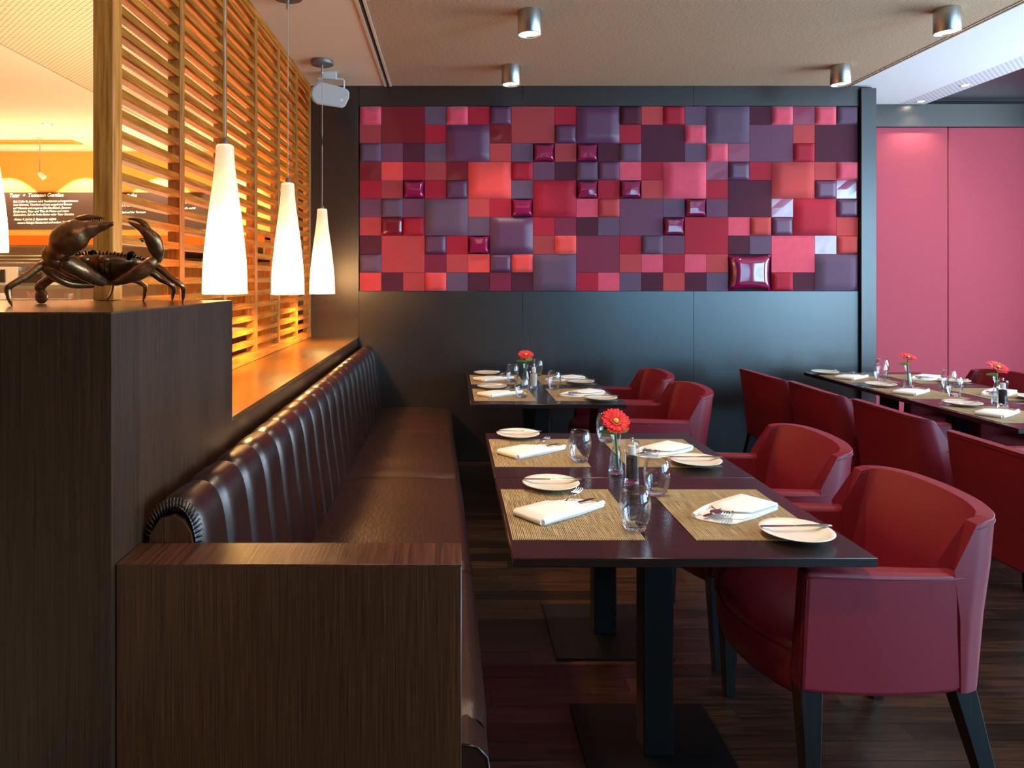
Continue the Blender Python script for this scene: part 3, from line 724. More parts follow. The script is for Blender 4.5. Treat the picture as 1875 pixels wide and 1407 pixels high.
def fork_mesh(L=.19):
    m_ = M()
    m_.sweep([(L/2, 0, .004), (L/2 - .03, 0, .005), (0, 0, .005), (-L/2 + .075, 0, .010), (-L/2 + .06, 0, .011)], [.006, .0075, .003, .003, .005], 8, flat=.45, sub=4)
    pl = [(-L/2 + .066, -.004), (-L/2 + .058, -.011), (-L/2 + .045, -.0125), (-L/2 + .045, .0125), (-L/2 + .058, .011), (-L/2 + .066, .004)]
    m_.prism(pl, .0085, .0108, 'z')
    for k in range(4):
        y = -.0105 + .007 * k
        m_.sweep([(-L/2 + .048, y, .0097), (-L/2 + .025, y, .0075), (-L/2 + .008, y, .009), (-L/2, y, .0125)], [.0020, .0018, .0015, .0006], 6, sub=2)
    return m_
def spoon_mesh(L=.18):
    m_ = M()
    m_.sweep([(L/2, 0, .004), (L/2 - .03, 0, .005), (0, 0, .005), (-L/2 + .05, 0, .010)], [.006, .007, .003, .003], 8, flat=.45, sub=4)
    m_.ell((-L/2 + .028, 0, .008), (.028, .019, .006), 20, 8, lambda p: Vector((p.x, p.y, p.z - .004 * (1 - min(1, ((p.x + L/2 - .028) / .028) ** 2 + (p.y / .019) ** 2)))))
    return m_
def mk(m_, name, mt, auto=40):
    me = m_.mesh(name); me.materials.append(mt)
    for p_ in me.polygons: p_.use_smooth = True
    me.set_sharp_from_angle(angle=math.radians(auto)); return me
bk_me = mk(knife_mesh(), 'butter_knife', CHROME); dk_me = mk(knife_mesh(.215), 'dinner_knife', CHROME)
fk_me = mk(fork_mesh(), 'fork', CHROME); sn_me = mk(spoon_mesh(), 'spoon', CHROME)
# napkin: folded linen pocket; long axis x, pocket opens towards +x
def napkin_mesh():
    m_ = M()
    def slab(poly, z0, th, bulge=0):
        n = len(poly); cx = sum(p[0] for p in poly) / n; cy = sum(p[1] for p in poly) / n
        rings = [(.985, z0), (1.0, z0 + th * .3), (1.0, z0 + th * .7), (.985, z0 + th), (.6, z0 + th + bulge)]
        v = []; f = []
        for k, z in rings: v += [(cx + (a - cx) * k, cy + (b - cy) * k, z) for a, b in poly]
        for i in range(len(rings) - 1):
            for j in range(n): f.append((i*n+j, i*n+(j+1) % n, (i+1)*n+(j+1) % n, (i+1)*n+j))
        f.append(tuple(range(n - 1, -1, -1))); f.append(tuple((len(rings)-1)*n + j for j in range(n))); m_.add(v, f)
    A = [(-.145,-.062),(-.14,-.066),(0,-.067),(.13,-.058),(.138,-.05),(.139,-.02),(.12,.03),(.10,.055),(.085,.062),(0,.066),(-.14,.064),(-.146,.058)]
    slab(A, 0, .005, .0008)
    B = [(-.147,-.060),(-.141,-.063),(0,-.064),(.105,-.060),(.118,-.052),(.10,.0),(.05,.06),(.0,.064),(-.141,.062),(-.148,.056)]
    slab(B, .0052, .004, .001)
    # upper pocket flap: rolled at the -x end
    C = [(-.147,-.060),(-.142,-.064),(-.02,-.064),(.03,-.058),(.055,-.02),(.03,.02),(-.01,.058),(-.142,.062),(-.148,.056)]
    slab(C, .0145, .0045, .0012)
    # rolled side edge along +x flank and folded end
    m_.sweep([(-.145, -.062, .010), (-.05, -.064, .011), (.06, -.060, .0105), (.14, -.045, .009)], [.009, .0085, .0085, .0075], 12, flat=.95, sub=6)
    m_.sweep([(-.146, -.06, .0095), (-.147, 0, .0095), (-.146, .056, .0095)], [.009, .0088, .0088], 12, flat=1, sub=4)
    return m_
nap_me = mk(napkin_mesh(), 'napkin', LINEN, 55)
# tumbler: thin walls (inner and outer skin), thick base
def tumbler(parent_label, loc, group='water tumblers'):
    t = thing('water_tumbler', parent_label, 'glass', loc, 0, group)
    return t
wall_p = [(.030,.010),(.0385,.030),(.0435,.055),(.0450,.072),(.0435,.090),(.0395,.107),(.0355,.1195),(.0345,.1205),(.0337,.1195),(.0378,.106),(.0418,.089),(.0433,.072),(.0418,.055),(.0368,.031),(.0280,.016)]
gw_me = mk(M().lathe(wall_p, 40, cap=False), 'glass_wall', GLASS, 60)
gw_me.polygons  # open ends are closed by the base
base_p = [(0, .0006), (.024, .0006), (.0275, .002), (.030, .0075), (.0325, .014), (.029, .0165), (.018, .0142), (0, .0135)]
gb_me = mk(M().lathe(base_p, 40), 'glass_base', WATERG, 60)
glass0 = thing('water_tumbler', '', 'glass'); obj('glass_wall', gw_me, None, glass0); obj('glass_base', gb_me, None, glass0)
glass0_used = False
def glass(label, x, y):
    global glass0_used
    if not glass0_used:
        glass0_used = True; glass0.location = (x, y, TZ + .002); glass0['label'] = label; glass0['group'] = 'water tumblers'; return glass0
    return copy_thing(glass0, label, (x, y, TZ + .002), random.uniform(0, 6), 'water tumblers')
def single(name, me, label, cat, loc, rz, group, tilt=0):
    o = obj(name, me, None, loc=loc); o.rotation_euler = (0, tilt, rz); return tag(o, label, cat, group)

NROT = math.radians(38)
def setting(cx, cy, side, where, px, gx, spoon=False, jit=0):
    """side +1: diner sits at lower x (bench side); -1: diner at higher x"""
    rz = 0 if side > 0 else PI
    single('placemat', mat_me, 'woven tan placemat ' + where, 'placemat', (cx, cy, TZ), 0, 'woven placemats')
    single('side_plate', plate_me, 'round cream side plate ' + where, 'plate', (px[0], px[1], TZ + .0022), 0, 'cream side plates')
    a = random.uniform(-.05, .05)
    single('butter_knife', bk_me, 'butter knife across the plate ' + where, 'knife', (px[0] + .005, px[1] + .018, TZ + .0212), a, 'butter knives on side plates')
    nz = TZ + .0018
    ang = NROT + rz + jit
    single('napkin', nap_me, 'folded white napkin pocket ' + where, 'napkin', (cx - .008 * side, cy + .013 * side, nz), ang, 'folded white napkins')
    c, s = math.cos(ang), math.sin(ang)
    def at(u, v, z): return (cx - .008 * side + c * u - s * v, cy + .013 * side + s * u + c * v, nz + z)
    single('fork', fk_me, 'fork sticking out of the napkin ' + where, 'fork', at(.048, .022, .0140), ang + PI + .3, 'forks in the napkins', .09)
    single('dinner_knife', dk_me, 'table knife tucked in the napkin ' + where, 'knife', at(.030, -.008, .0100), ang + PI - .05, 'table knives in the napkins')
    if spoon: single('spoon', sn_me, 'spoon sticking out of the napkin ' + where, 'spoon', at(.036, -.018, .0125), ang + PI + .35, 'spoons in the napkins', .05)
    glass('clear water tumbler ' + where, *gx)
S = [
 (.352, 2.197, 1, 'on the front table, bench side', (.344, 2.452), (.5256, 2.037)),
 (.855, 2.195, -1, 'on the front table, armchair side', (.960, 1.985), (.683, 2.366)),
 (.352, 2.957, 1, 'on the second table, bench side', (.305, 3.235), (.507, 2.804)),
 (.855, 2.957, -1, 'on the second table, armchair side', (.946, 2.760), (.683, 3.14)),
 (.322, 4.43, 1, 'on the third table, bench side', (.27, 4.672), (.43, 4.31)),
 (.80, 4.43, -1, 'on the third table, armchair side', (.885, 4.22), (.67, 4.63)),
 (.322, 5.09, 1, 'on the last table by the back wall, bench side', (.27, 5.35), (.43, 4.97)),
 (.80, 5.09, -1, 'on the last table by the back wall, armchair side', (.885, 4.89), (.64, 5.28)),
 (2.92, 5.17, 1, 'at the wall end of the window row, near side', (2.82, 5.39), (3.02, 5.02)),
 (3.39, 5.13, -1, 'at the wall end of the window row, far side', (3.47, 4.93), (3.20, 5.30)),
 (2.92, 4.50, 1, 'on the middle window-row table, near side', (2.86, 4.76), (3.065, 4.35)),
 (3.39, 4.45, -1, 'on the middle window-row table, far side', (3.47, 4.25), (3.245, 4.66)),
 (2.92, 3.79, 1, 'on the nearest window-row table, near side', (2.89, 4.04), (3.08, 3.62)),
 (3.39, 3.76, -1, 'on the nearest window-row table, far side', (3.47, 3.56), (3.24, 3.93))]
for i, (cx, cy, sd, wh, p_, g_) in enumerate(S):
    setting(cx, cy, sd, wh, p_, g_, spoon=(sd < 0), jit=random.uniform(-.05, .05))

# ------------------------------------------------------------------ vases with gerberas, pepper mills
PETAL = mat('gerbera_petal', '#e01410', .5, sheen=.2, var=.15, vscale=60); PET_D = mat('gerbera_disc', '#6a1408', .7); YEL = mat('gerbera_eye', '#e0a418', .7, bump=.5, bscale=500)
STEM = mat('stem_green', '#4a7a2a', .45); LEAF = mat('leaf_green', '#6a9a3a', .4, var=.15, vscale=30)
VG = thin_glass('vase_glass', (.96, .98, 1)); WAT = thin_glass('vase_water', (.93, .96, .97), lo=.03, hi=.5)
def petals():
    m_ = M()
    for ring, (n, r0, r1, z0, z1, w_) in enumerate(((26, .012, .054, .000, .004, .0062), (24, .011, .048, .003, .009, .0056), (18, .008, .024, .005, .010, .0034))):
        for k in range(n):
            a = 2 * PI * k / n + ring * .13 + random.uniform(-.05, .05); rr = r1 * random.uniform(.92, 1.03); dz = random.uniform(-.002, .003)
            ca, sa = math.cos(a), math.sin(a)
            prof_ = [(r0, .4), (r0 + (rr-r0) * .35, .85), (r0 + (rr-r0) * .7, 1), (r0 + (rr-r0) * .93, .72), (rr, .15)]
            v = []
            for i, (r, ww) in enumerate(prof_):
                t = i / 4; z = z0 + (z1 - z0) * math.sin(t * 2.2) + dz * t
                for sgn, up in ((-1, .0008), (0, -.0006), (1, .0008)):
                    v.append((ca * r - sa * w_ * ww * sgn, sa * r + ca * w_ * ww * sgn, z + up))
            f = []
            for i in range(4):
                for j in range(2): f.append((i*3+j, i*3+j+1, (i+1)*3+j+1, (i+1)*3+j))
            m_.add(v, f)
    return m_
def leaf_m(L=.07, W=.022, curl=.012):
    def fn(u, v):
        w_ = W * math.sin(PI * min(1, u * .93 + .05)) ** .7
        return (u * L, (v - .5) * 2 * w_, .004 * (abs(v - .5) * 2) ** 2 * 2 - curl * u * u)
    return M().grid(fn, 10, 4)
pet_me = mk(petals(), 'petals', PETAL, 180)
def vase(x, y, label, fh=.193, tilt=(math.radians(48), 0, .1), leafs=1, flabel='', off=(0, 0), big=1.0):
    t = thing('glass_vase', label, 'vase', (x, y, TZ), 0, 'small glass bud vases')
    pr = [(.0265,0),(.0278,.004),(.0275,.012),(.0262,.025),(.023,.05),(.0175,.08),(.0148,.098),(.0145,.11),(.0165,.130),(.0195,.145),(.0182,.145),(.0152,.130),(.0132,.11),(.0135,.098),(.0162,.08),(.0215,.05),(.0245,.025),(.024,.014)]
    obj('vase_body', M().lathe(pr, 32, cap=False), VG, t, smooth=True, auto=60)
    obj('vase_foot', M().lathe([(0,.0005),(.026,.0006),(.0275,.004),(.0272,.011),(.023,.013),(0,.012)], 32), WATERG, t, smooth=True, auto=50)
    g = thing('gerbera', flabel, 'flower', (x, y, TZ), 0, 'red gerberas in the vases')
    top = Vector((off[0], off[1], fh))
    obj('stem', M().sweep([(.008, 0, .015), (.004, .002, .07), (-.001, .001, .13), tuple(top)], [.0045, .0045, .004, .0035], 10, sub=5), STEM, g, smooth=True)
    E = Matrix.Translation(top) @ Matrix.Rotation(tilt[2], 4, 'Z') @ Matrix.Rotation(tilt[0], 4, 'X') @ Matrix.Rotation(tilt[1], 4, 'Y') @ Matrix.Scale(big, 4)
    h = obj('flower_head', pet_me, None, g); h.matrix_local = E; h['kind'] = 'stuff'
    dk = obj('dark_ring', M().lathe([(.0, .006), (.014, .0085), (.017, .006), (.0165, .004)], 24), PET_D, h, smooth=True)
    obj('flower_eye', M().lathe([(0, .0135), (.005, .0128), (.0095, .0105), (.0112, .007)], 24), YEL, h, smooth=True)
    obj('calyx', M().lathe([(.0035, -.014), (.010, -.008), (.014, 0), (.010, .003)], 16), STEM, h, smooth=True)
    for k in range(leafs):
        a = [(PI - .15), .35][k]
        lf = obj('leaf', leaf_m(.055 if k else .062), LEAF, g, smooth=True)
        lf.location = (off[0] * .8, off[1] * .8, fh - .052 + .010 * k); lf.rotation_euler = (.5, -.30, a)
    return t
vase(.611, 2.640, 'slender glass bud vase beside the pepper mill on the front tables', flabel='red gerbera standing between the front and second tables', leafs=2, off=(-.005, -.012))
vase(.505, 4.80, 'glass bud vase behind the mill on the bench tables near the wall', flabel='red gerbera on the joined tables by the dark back wall', leafs=2, tilt=(math.radians(28), 0, -.05), fh=.205)
vase(3.005, 4.70, 'glass bud vase standing alone on the middle window-row table', flabel='red gerbera on the middle window-row table in front of red felt', leafs=1, tilt=(math.radians(22), 0, .1), fh=.20)
vase(3.185, 4.17, 'glass bud vase behind the mill on the nearest window-row table', flabel='red gerbera behind the pepper mill on the window row', leafs=1, tilt=(math.radians(30), 0, .2), fh=.20, off=(0, -.005), big=1.1)
PEPPER = mat('peppercorns', '#2a1c14', .8, bump=1, bscale=160, var=.7, vscale=170, bdist=.004); WHITEP = mat('mill_core', '#dcd2c4', .5)
SALT = mat('mill_salt', '#cfc6ba', .8)
def mill(x, y, label, fill):
    t = thing('pepper_mill', label, 'pepper mill', (x, y, TZ), 0, 'clear acrylic mills')
    obj('mill_body', M().lathe([(.0255, 0), (.0255, .012), (.0245, .016), (.0245, .100), (.0225, .102)], 32, cap=False), VG, t, smooth=True, auto=40)
    obj('mill_base', M().lathe([(0, .0005), (.0245, .0005), (.0245, .010), (.0, .0105)], 32), WATERG, t, smooth=True, auto=40)
    obj('filling', M().lathe([(0, .016), (.0195, .016), (.0195, .092), (0, .097)], 24), fill, t, smooth=True, auto=40)
    obj('grinder_core', M().lathe([(0, .101), (.0135, .101), (.0135, .130), (0, .131)], 20), WHITEP, t, smooth=True, auto=40)
    obj('mill_cap', M().lathe([(.0265, .102), (.0272, .106), (.0272, .136), (.0235, .146), (0, .147)], 8), VG, t)
    obj('cap_knob', M().lathe([(0, .147), (.005, .147), (.004, .151), (.0065, .155), (.0055, .1585), (0, .159)], 16), CHROME, t, smooth=True, auto=50)
mill(.638, 2.518, 'clear pepper mill full of peppercorns on the front tables', PEPPER)
mill(.548, 4.70, 'clear mill in front of the vase on the bench tables near the wall', SALT)
mill(3.110, 4.03, 'clear pepper mill with dark filling on the nearest window-row table', PEPPER)

# ------------------------------------------------------------------ bronze crab
BZ = 1.383
def P(px, py, d): return Vector(((px - CXP) * d / F, d, H - (py - CYP) * d / F))
def foot(px, py): d = (H - BZ) * F / (py - CYP); return P(px, py, d)
def R(px, d=2.0): return px * d / F
cb = thing('crab_figurine', 'bronze crab sculpture with raised claws standing on the dark divider block', 'figurine', (-.96, 2.05, BZ))
inv = Matrix.Translation((.96, -2.05, -BZ))
def cpart(name, m_, mt=BRONZE, auto=70, par=None): return obj(name, m_.xf(inv), mt, par or cb, smooth=True, auto=auto)
bc = P(198, 486, 2.06)
def body_fn(p):
    q = p - bc; x, y, z = q
    if z > 0: z *= .55
    rr = math.sqrt((x / .115) ** 2 + (y / .085) ** 2)
    z += .012 * (1 if y < 0 else 0) * 0
    q = Vector((x * (1 - .25 * max(0, -z / .05) ** 1.5), y, z)); q = Matrix.Rotation(math.radians(-16), 3, 'X') @ q
    return bc + q
cpart('shell', M().ell(tuple(bc), (.126, .088, .056), 40, 20, body_fn))
sp_ = M()
for k in range(40):
    a = PI + PI * (k + .5) / 40 if k < 40 else 0
    x, y = .124 * math.cos(a), .086 * math.sin(a)
    L1 = .010 if k % 2 else .006
    p0 = bc + Matrix.Rotation(math.radians(-16), 3, 'X') @ Vector((x * .97, y * .97, .006)); p1 = bc + Matrix.Rotation(math.radians(-16), 3, 'X') @ Vector((x * 1.05, y * 1.05, .006 + L1))
    sp_.sweep([p0, p1], [.0045, .0006], 6)
cpart('shell_spikes', sp_, BRONZE_D).__setitem__('kind', 'stuff')
for dx in (-.028, .028):
    c = bc + Matrix.Rotation(math.radians(-16), 3, 'X') @ Vector((dx * 1.0, -.084, -.008))
    cpart('face_plate', M().ell(tuple(c), (.017, .010, .011), 18, 10))
rb = M()
for k in range(7):
    x = -.045 + .015 * k
    pts = []
    for j in range(5):
        zz = -.016 - .008 * j; yy = -.088 * math.sqrt(max(.05, 1 - (zz / .056) ** 2 - (x / .12) ** 2)) - .001
        pts.append(bc + Matrix.Rotation(math.radians(-16), 3, 'X') @ Vector((x * (1 - .06 * j), yy, zz)))
    rb.sweep(pts, .0014, 6)
cpart('mouth_rib', rb, BRONZE_D).__setitem__('kind', 'stuff')
for px, py in ((168, 464), (241, 466)):
    e = P(px, py, 1.985)
    cpart('eye', M().sweep([e + Vector((.012 if px < 200 else -.012, .01, -.012)), e + Vector((.003 if px < 200 else -.003, 0, 0)), e + Vector((-.008 if px < 200 else .008, -.004, .002))], [.006, .010, .005], 12, sub=4), BRONZE_D)
def limb(name, pts, n=14, flat=1.0, mt=BRONZE, par=None):
    P3 = []; R3 = []
    for px, py, d, r in pts:
        P3.append(P(px, py, d) if d else foot(px, py)); R3.append(R(r, d or 2.0))
    return cpart(name, M().sweep(P3, R3, n, flat=flat, sub=6, up=(0, 1, .01)), mt, par=par)
a1 = limb('claw_arm', [(190, 517, 1.99, 9), (170, 508, 1.96, 13), (145, 494, 1.92, 16), (122, 480, 1.90, 17), (112, 474, 1.89, 10)])
limb('wrist', [(118, 490, 1.91, 8), (104, 478, 1.90, 19), (94, 464, 1.90, 17), (92, 450, 1.90, 8)], par=a1)
limb('claw', [(98, 478, 1.89, 8), (104, 462, 1.88, 19), (119, 443, 1.86, 30), (140, 429, 1.85, 29), (163, 420, 1.85, 17), (186, 415, 1.85, 9), (205, 410, 1.85, 4), (209, 409, 1.85, 1)], n=20, flat=.75, par=a1)
limb('pincer', [(133, 412, 1.86, 5), (144, 404, 1.86, 8), (158, 399, 1.86, 6.5), (172, 397, 1.86, 4), (184, 399, 1.86, 2.6), (193, 402, 1.86, .8)], flat=.8, par=a1)
tt = M()
for k in range(7):
    q = P(158 + 4 * k, 404 - 1.2 * k + .15 * k * k, 1.86); tt.sweep([q + Vector((0, 0, .003)), q + Vector((0, 0, -.004))], [.003, .0008], 6)
cpart('pincer_tooth', tt, BRONZE_D, par=a1).__setitem__('kind', 'stuff')
a2 = limb('claw_arm', [(212, 516, 2.0, 8), (235, 508, 1.98, 11), (258, 497, 1.98, 15), (277, 482, 1.98, 12), (287, 474, 1.98, 7)])
limb('claw', [(289, 482, 1.98, 5), (289, 472, 1.98, 9), (286, 456, 1.97, 14), (280, 440, 1.96, 15), (269, 426, 1.95, 10.5), (255, 417, 1.95, 6), (243, 411, 1.95, 3.4), (235, 406, 1.95, 1)], n=18, flat=.8, par=a2)
limb('pincer', [(273, 421, 1.95, 4), (266, 412, 1.95, 5.5), (257, 405, 1.95, 4.5), (247, 402, 1.95, 3.2), (239, 401, 1.95, 2.2), (232, 401, 1.95, .8)], par=a2)
limb('claw_spur', [(262, 440, 1.95, 4), (255, 437, 1.94, 1)], par=a2)
def leg(pts, **k): return limb('leg', pts, n=12, **k)
leg([(170, 520, 2.03, 8), (130, 519, 1.98, 9), (102, 506, 1.95, 9), (84, 489, 1.93, 10), (76, 486, 1.92, 8), (50, 505, 1.90, 6.5), (20, 523, 1.88, 6), (15, 530, 1.88, 6.5), (17, 546, 1.88, 4.5), (22, 561, 0, 1.2)])
leg([(165, 516, 2.0, 6), (125, 507, 1.94, 6), (100, 492, 1.92, 6), (86, 484, 1.92, 4)])
lg = leg([(130, 515, 2.08, 8), (100, 508, 2.06, 9), (84, 516, 2.06, 9), (74, 526, 2.06, 10), (74, 534, 2.06, 6)])
pc = P(76, 543, 2.06)
cpart('paddle', M().ell(tuple(pc), (R(12.5), .006, R(14)), 24, 12), par=lg)
leg([(206, 516, 2.1, 6), (205, 526, 2.15, 5), (203, 534, 2.2, 4.5), (198, 543, 2.28, 5), (196, 551, 0, 1.5)], flat=.5)
leg([(230, 514, 2.1, 6), (245, 513, 2.12, 5.5), (257, 518, 2.15, 5), (266, 525, 2.2, 4.5), (265, 539, 2.25, 3.6), (262, 552, 0, 1.2)])
leg([(245, 505, 2.1, 7), (272, 497, 2.1, 7), (294, 511, 2.12, 6), (312, 521, 2.13, 5), (318, 530, 2.15, 4.6), (317, 541, 2.18, 3.8), (315, 552, 0, 1.2)])
leg([(240, 500, 2.08, 7), (270, 492, 2.08, 7), (287, 489, 2.08, 6.5), (310, 507, 2.08, 6), (330, 521, 2.08, 5), (336, 530, 2.1, 4.6), (336, 542, 2.15, 3.8), (334, 554, 0, 1.2)])

# ------------------------------------------------------------------ kitchen behind the screen
bb = thing('blackboard', 'long black menu board with chalk handwriting on the kitchen wall', 'blackboard', (-4.35, 8.64, 2.275))
obj('board', M().box(-1.6, 1.55, -.02, .018, -.225, .225), mat('slate', '#3c2c24', .28), bb, bevel=.003, seg=1)
CHALK = mat('chalk', '#f4efe4', .9)
def text(s, x, z, size, par, rot=0.0):
    cu = bpy.data.curves.new('chalk_text', 'FONT'); cu.body = s; cu.size = size; cu.shear = .25; cu.extrude = .001; cu.space_character = .95
    to = bpy.data.objects.new('tmp_text', cu); COL.objects.link(to)
    dg = bpy.context.evaluated_depsgraph_get(); me = bpy.data.meshes.new_from_object(to.evaluated_get(dg)); bpy.data.objects.remove(to)
    me.materials.clear(); me.materials.append(CHALK)
    o = bpy.data.objects.new('chalk_lettering', me); COL.objects.link(o); o.parent = par
    o.location = (x, -.022, z); o.rotation_euler = (PI / 2, 0, 0); o.rotation_euler.rotate_axis('Z', rot); o['kind'] = 'stuff'
    return o
LN = [('Tatar  +  Tomaten Gemüse', -.97, .165, .062), ('Seit 2 Uhr St. Johann wird Traditionen auf angerichtetem', -.92, .100, .036), ('vom Schwein, Thunfisch auf zum ausgehend Brauen', -.92, .060, .036),
      ('auf Wunsch und mageren Bio-Rindfleisch, Bananen', -.92, .020, .036), ('Rindertatar, Tatar und Tête de Moine und warm', -.92, -.020, .036), ('Zubereiten, Saft de Fruits Butter oder Tatar Gemüse', -.92, -.060, .036),
      ('Aktion 9. Juli bis 2. September täglich', -.91, -.115, .036), ('unsere Königin Restaurant und andere Tafel', -.87, -.155, .036),
      ('Brunch Buffet', .28, .165, .055), ('Sonntag von 11 bis 14 Uhr, jeden Monat', .22, .05, .038), ('ab 27. Juni auf der Terrasse', .30, -.03, .036), ('Dessert  ~  Tarte Tatin', 1.02, .08, .036), ('mit Vanille und Ei', 1.05, .02, .034), ('Kuchen ~~~', 1.05, -.10, .036)]
for s_, x, z, k in LN: text(s_, x, z, k, bb, .012)
for i, x in enumerate((-5.35, -4.42, -3.5, -2.6)):
    light('board_spot', 'SPOT', (x, 8.28, 2.84), 120, (1, .8, .55), (math.radians(24), 0, 0), .02, angle=math.radians(84), blend=.12)
rd = thing('rod_spotlight', 'thin rod with a small spotlight hanging from the kitchen ceiling', 'spotlight', (-4.49, 7.82, CZ))
obj('rod', M().sweep([(0, 0, 0), (0, 0, -.40)], .006, 8), STEEL, rd); obj('rose', M().lathe([(0, -.012), (.035, -.012), (.035, 0)], 20), TRIMW, rd)
obj('spot_head', M().sweep([(-.005, 0, -.39), (.05, .0, -.44)], [.022, .03], 14), SPK, rd, smooth=True, auto=40)
kd = thing('kitchen_downlight', 'small round downlight in the smooth kitchen ceiling', 'downlight', (-4.02, 7.13, CZ))
obj('bezel', M().lathe([(.035, -.003), (.05, -.006), (.052, 0)], 24), RIM, kd); obj('lamp', M().lathe([(0, -.005), (.035, -.003)], 20), emis('kitchen_lamp', (1, .85, .6), 25), kd)
av = thing('air_vent', 'long flat air vent in the kitchen ceiling', 'vent', (-5.0, 8.05, CZ))
obj('vent_frame', M().box(-1.2, .8, -.12, .12, -.012, 0), mat('vent_tan', '#d8a050', .7), av)
obj('vent_slot', M().box(-1.15, -.22, -.05, .05, -.014, -.011).box(-.18, .75, -.05, .05, -.014, -.011), mat('vent_tan_dark', '#c08430', .7), av, kind='stuff')
for x, y, p in ((-4.9, 6.7, 60), (-3.5, 6.7, 60), (-4.2, 5.3, 55), (-2.3, 6.6, 60), (-2.2, 4.6, 60), (-2.2, 2.8, 60), (-4.2, 3.6, 60)):
    light('kitchen_beam', 'SPOT', (x, y, 2.96), p, WARM, (0, 0, 0), .05, angle=math.radians(150), blend=.9)
# added hidden fill lamps, shining up to warm the kitchen ceiling
light('kitchen_uplight_fill', 'AREA', (-4.0, 7.55, 1.93), 65, WARM, (PI, 0, 0), 4.0, .3)
light('kitchen_uplight_fill', 'AREA', (-2.05, 4.3, 1.10), 70, WARM, (PI, 0, 0), .3, 2.4)
KS = mat('kitchen_steel', '#c9c4ac', .3, .9, bump=.1, bscale=20); KD = mat('oven_glass', '#3a2c20', .15, coat=.5); KW = mat('kitchen_white', '#f0e6d0', .4)
ORANGE = mat('orange_fascia', '#e87818', .5); KWOOD = wood('kitchen_maple', '#b87c30', '#d89c4c', 'z', .45, bump=.1)
can = thing('pass_canopy', 'long kitchen hood with an orange fascia below the blackboard', 'hood')
obj('fascia', M().box(-6.0, -1.9, 7.3, 7.33, 1.80, 1.90), ORANGE, can)
obj('hood_top', M().box(-6.0, -1.9, 7.33, 8.3, 1.86, 1.90), KS, can)
obj('hood_slope', M().hexa([(-6.0,7.33,1.78),(-1.9,7.33,1.78),(-1.9,8.3,1.70),(-6.0,8.3,1.70)], [(-6.0,7.33,1.80),(-1.9,7.33,1.80),(-1.9,8.3,1.72),(-6.0,8.3,1.72)]), KS, can)
obj('hood_end', M().box(-1.92, -1.9, 7.33, 8.6, 1.70, 1.9).box(-6.0, -1.9, 8.3, 8.655, 1.70, 1.9), KS, can)
wt = M()
obj('splash_tiles', M().box(-6.5, -1.3, 8.645, 8.66, .9, 1.70), perf('tile_wall', '#efe2c4', '#d8c090', .1, .02), wk)
def kbox(name, label, cat, x0, x1, y0, y1, z0, z1, m_, door=None, dials=0):
    t = thing(name, label, cat, ((x0+x1)/2, (y0+y1)/2, z0)); W, D, Hh = x1-x0, y1-y0, z1-z0
    obj('body', M().box(-W/2, W/2, -D/2, D/2, 0, Hh), m_, t, bevel=.006)
    if door:
        dr = obj('door', M().box(-W/2*.9, W/2*.6, -D/2-.012, -D/2, Hh*.15, Hh*.85), door, t, bevel=.003)
        obj('handle', M().sweep([(-W/2*.8, -D/2-.03, Hh*.8), (W/2*.5, -D/2-.03, Hh*.8)], .006, 8), STEEL, dr)
    for k in range(dials): obj('dial', M().lathe([(0, 0), (.012, 0), (.012, .012), (0, .012)], 12).xf(Matrix.Translation((W/2*.8, -D/2, Hh*(.3+.2*k))) @ Matrix.Rotation(PI/2, 4, 'X')), KD, t)
    return t
kc = thing('kitchen_counter', 'steel work counter standing in the kitchen behind the divider block', 'counter')
obj('counter_top', M().box(-5.6, -2.95, 5.6, 6.5, 1.24, 1.28), KS, kc, bevel=.004); obj('counter_body', M().box(-5.55, -3.0, 5.66, 6.45, .0, 1.24), mat('counter_front', '#a8906c', .4, .5), kc)
obj('raised_rail', M().box(-5.6, -2.95, 5.55, 5.6, 1.20, 1.30), STEEL, kc, bevel=.003)
kbox('combi_oven', 'dark-fronted oven on the steel counter, at the edge of view', 'oven', -4.25, -3.72, 6.15, 6.48, 1.40, 1.56, KW, KD)
sh = thing('kitchen_shelf', 'steel shelf carrying ovens over the kitchen counter', 'shelf')
obj('shelf_board', M().box(-4.6, -3.2, 6.1, 6.5, 1.37, 1.40), KS, sh); 
for x in (-4.58, -3.22): obj('shelf_support', M().box(x - .015, x + .015, 6.2, 6.23, 1.28, 1.37), KS, sh)
kbox('microwave', 'small steel microwave with dark window beside the oven', 'microwave', -3.70, -3.46, 6.15, 6.48, 1.40, 1.53, STEEL, KD, 0)
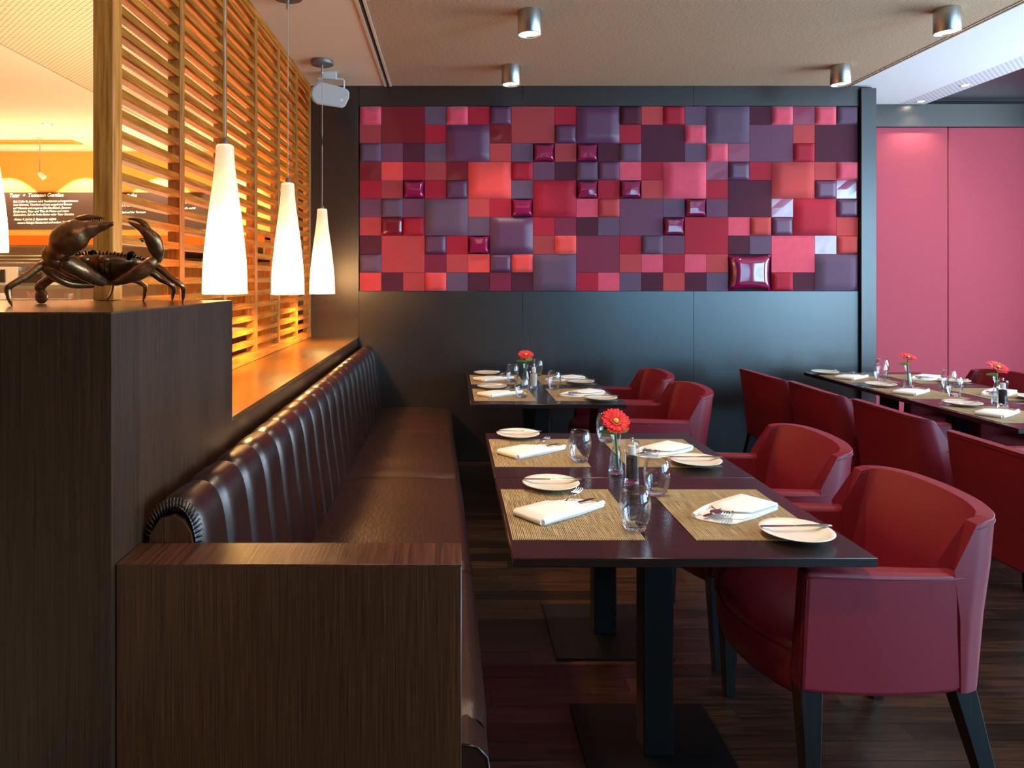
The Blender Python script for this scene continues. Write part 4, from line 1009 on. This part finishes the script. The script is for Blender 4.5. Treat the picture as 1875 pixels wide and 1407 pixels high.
kbox('toaster_oven', 'white kitchen appliance with round dials on the shelf', 'appliance', -3.44, -3.26, 6.12, 6.48, 1.40, 1.58, KW, None, 3)
tray = thing('stacked_trays', 'flat steel trays resting on the oven in the kitchen', 'tray')
for k in range(3): obj('tray', M().box(-4.5 + .1*k, -3.5 + .15*k, 6.15, 6.46, 1.585 + .03*k, 1.597 + .03*k), KS, tray, bevel=.003)
def bowl(x, y, z, r, h, label, m_, name='bowl'):
    o = obj(name, M().lathe([(0, 0), (r*.6, 0), (r*.9, h*.6), (r, h), (r*.95, h), (r*.85, h*.62), (r*.55, .006), (0, .006)], 24), m_, smooth=True, auto=50, loc=(x, y, z)); return tag(o, label, 'bowl')
bowl(-3.08, 5.78, 1.281, .045, .055, 'small steel bowl on the kitchen counter beside the crab', STEEL)
bowl(-3.36, 5.8, 1.281, .075, .075, 'clear plastic tub on the kitchen counter behind the crab leg', GLASS, 'plastic_tub')
bowl(-3.62, 5.75, 1.281, .05, .06, 'white bowl on the kitchen counter near the picture edge', KW)
cabt = thing('maple_cabinet', 'honey-coloured kitchen cabinets seen through the lower oak slats', 'cabinet')
obj('body', M().box(-3.2, -1.35, 7.9, 8.64, 0, 1.64), KWOOD, cabt)
for k in range(4):
    dr = obj('door', M().box(-3.18 + .46*k, -2.75 + .46*k, 7.885, 7.9, .95, 1.62), KWOOD, cabt, bevel=.003)
    obj('handle', M().sweep([(-2.80 + .46*k, 7.86, 1.2), (-2.80 + .46*k, 7.86, 1.32)], .006, 8), STEEL, dr)
    dr = obj('door', M().box(-3.18 + .46*k, -2.75 + .46*k, 7.885, 7.9, .1, .93), KWOOD, cabt, bevel=.003)
svc = thing('service_counter', 'low service counter on the kitchen side of the oak screen', 'counter')
obj('counter_top', M().box(-2.3, -1.75, 3.0, 6.4, .98, 1.02), KW, svc, bevel=.003); obj('counter_body', M().box(-2.27, -1.8, 3.03, 6.37, 0, .98), mat('service_front', '#4a2c1c', .5), svc)
pendant(-2.30, 3.56, 1.588, 'white glass pendant in the kitchen cut by the picture edge', group='opal glass pendant lamps')

print('objects', len(bpy.data.objects))
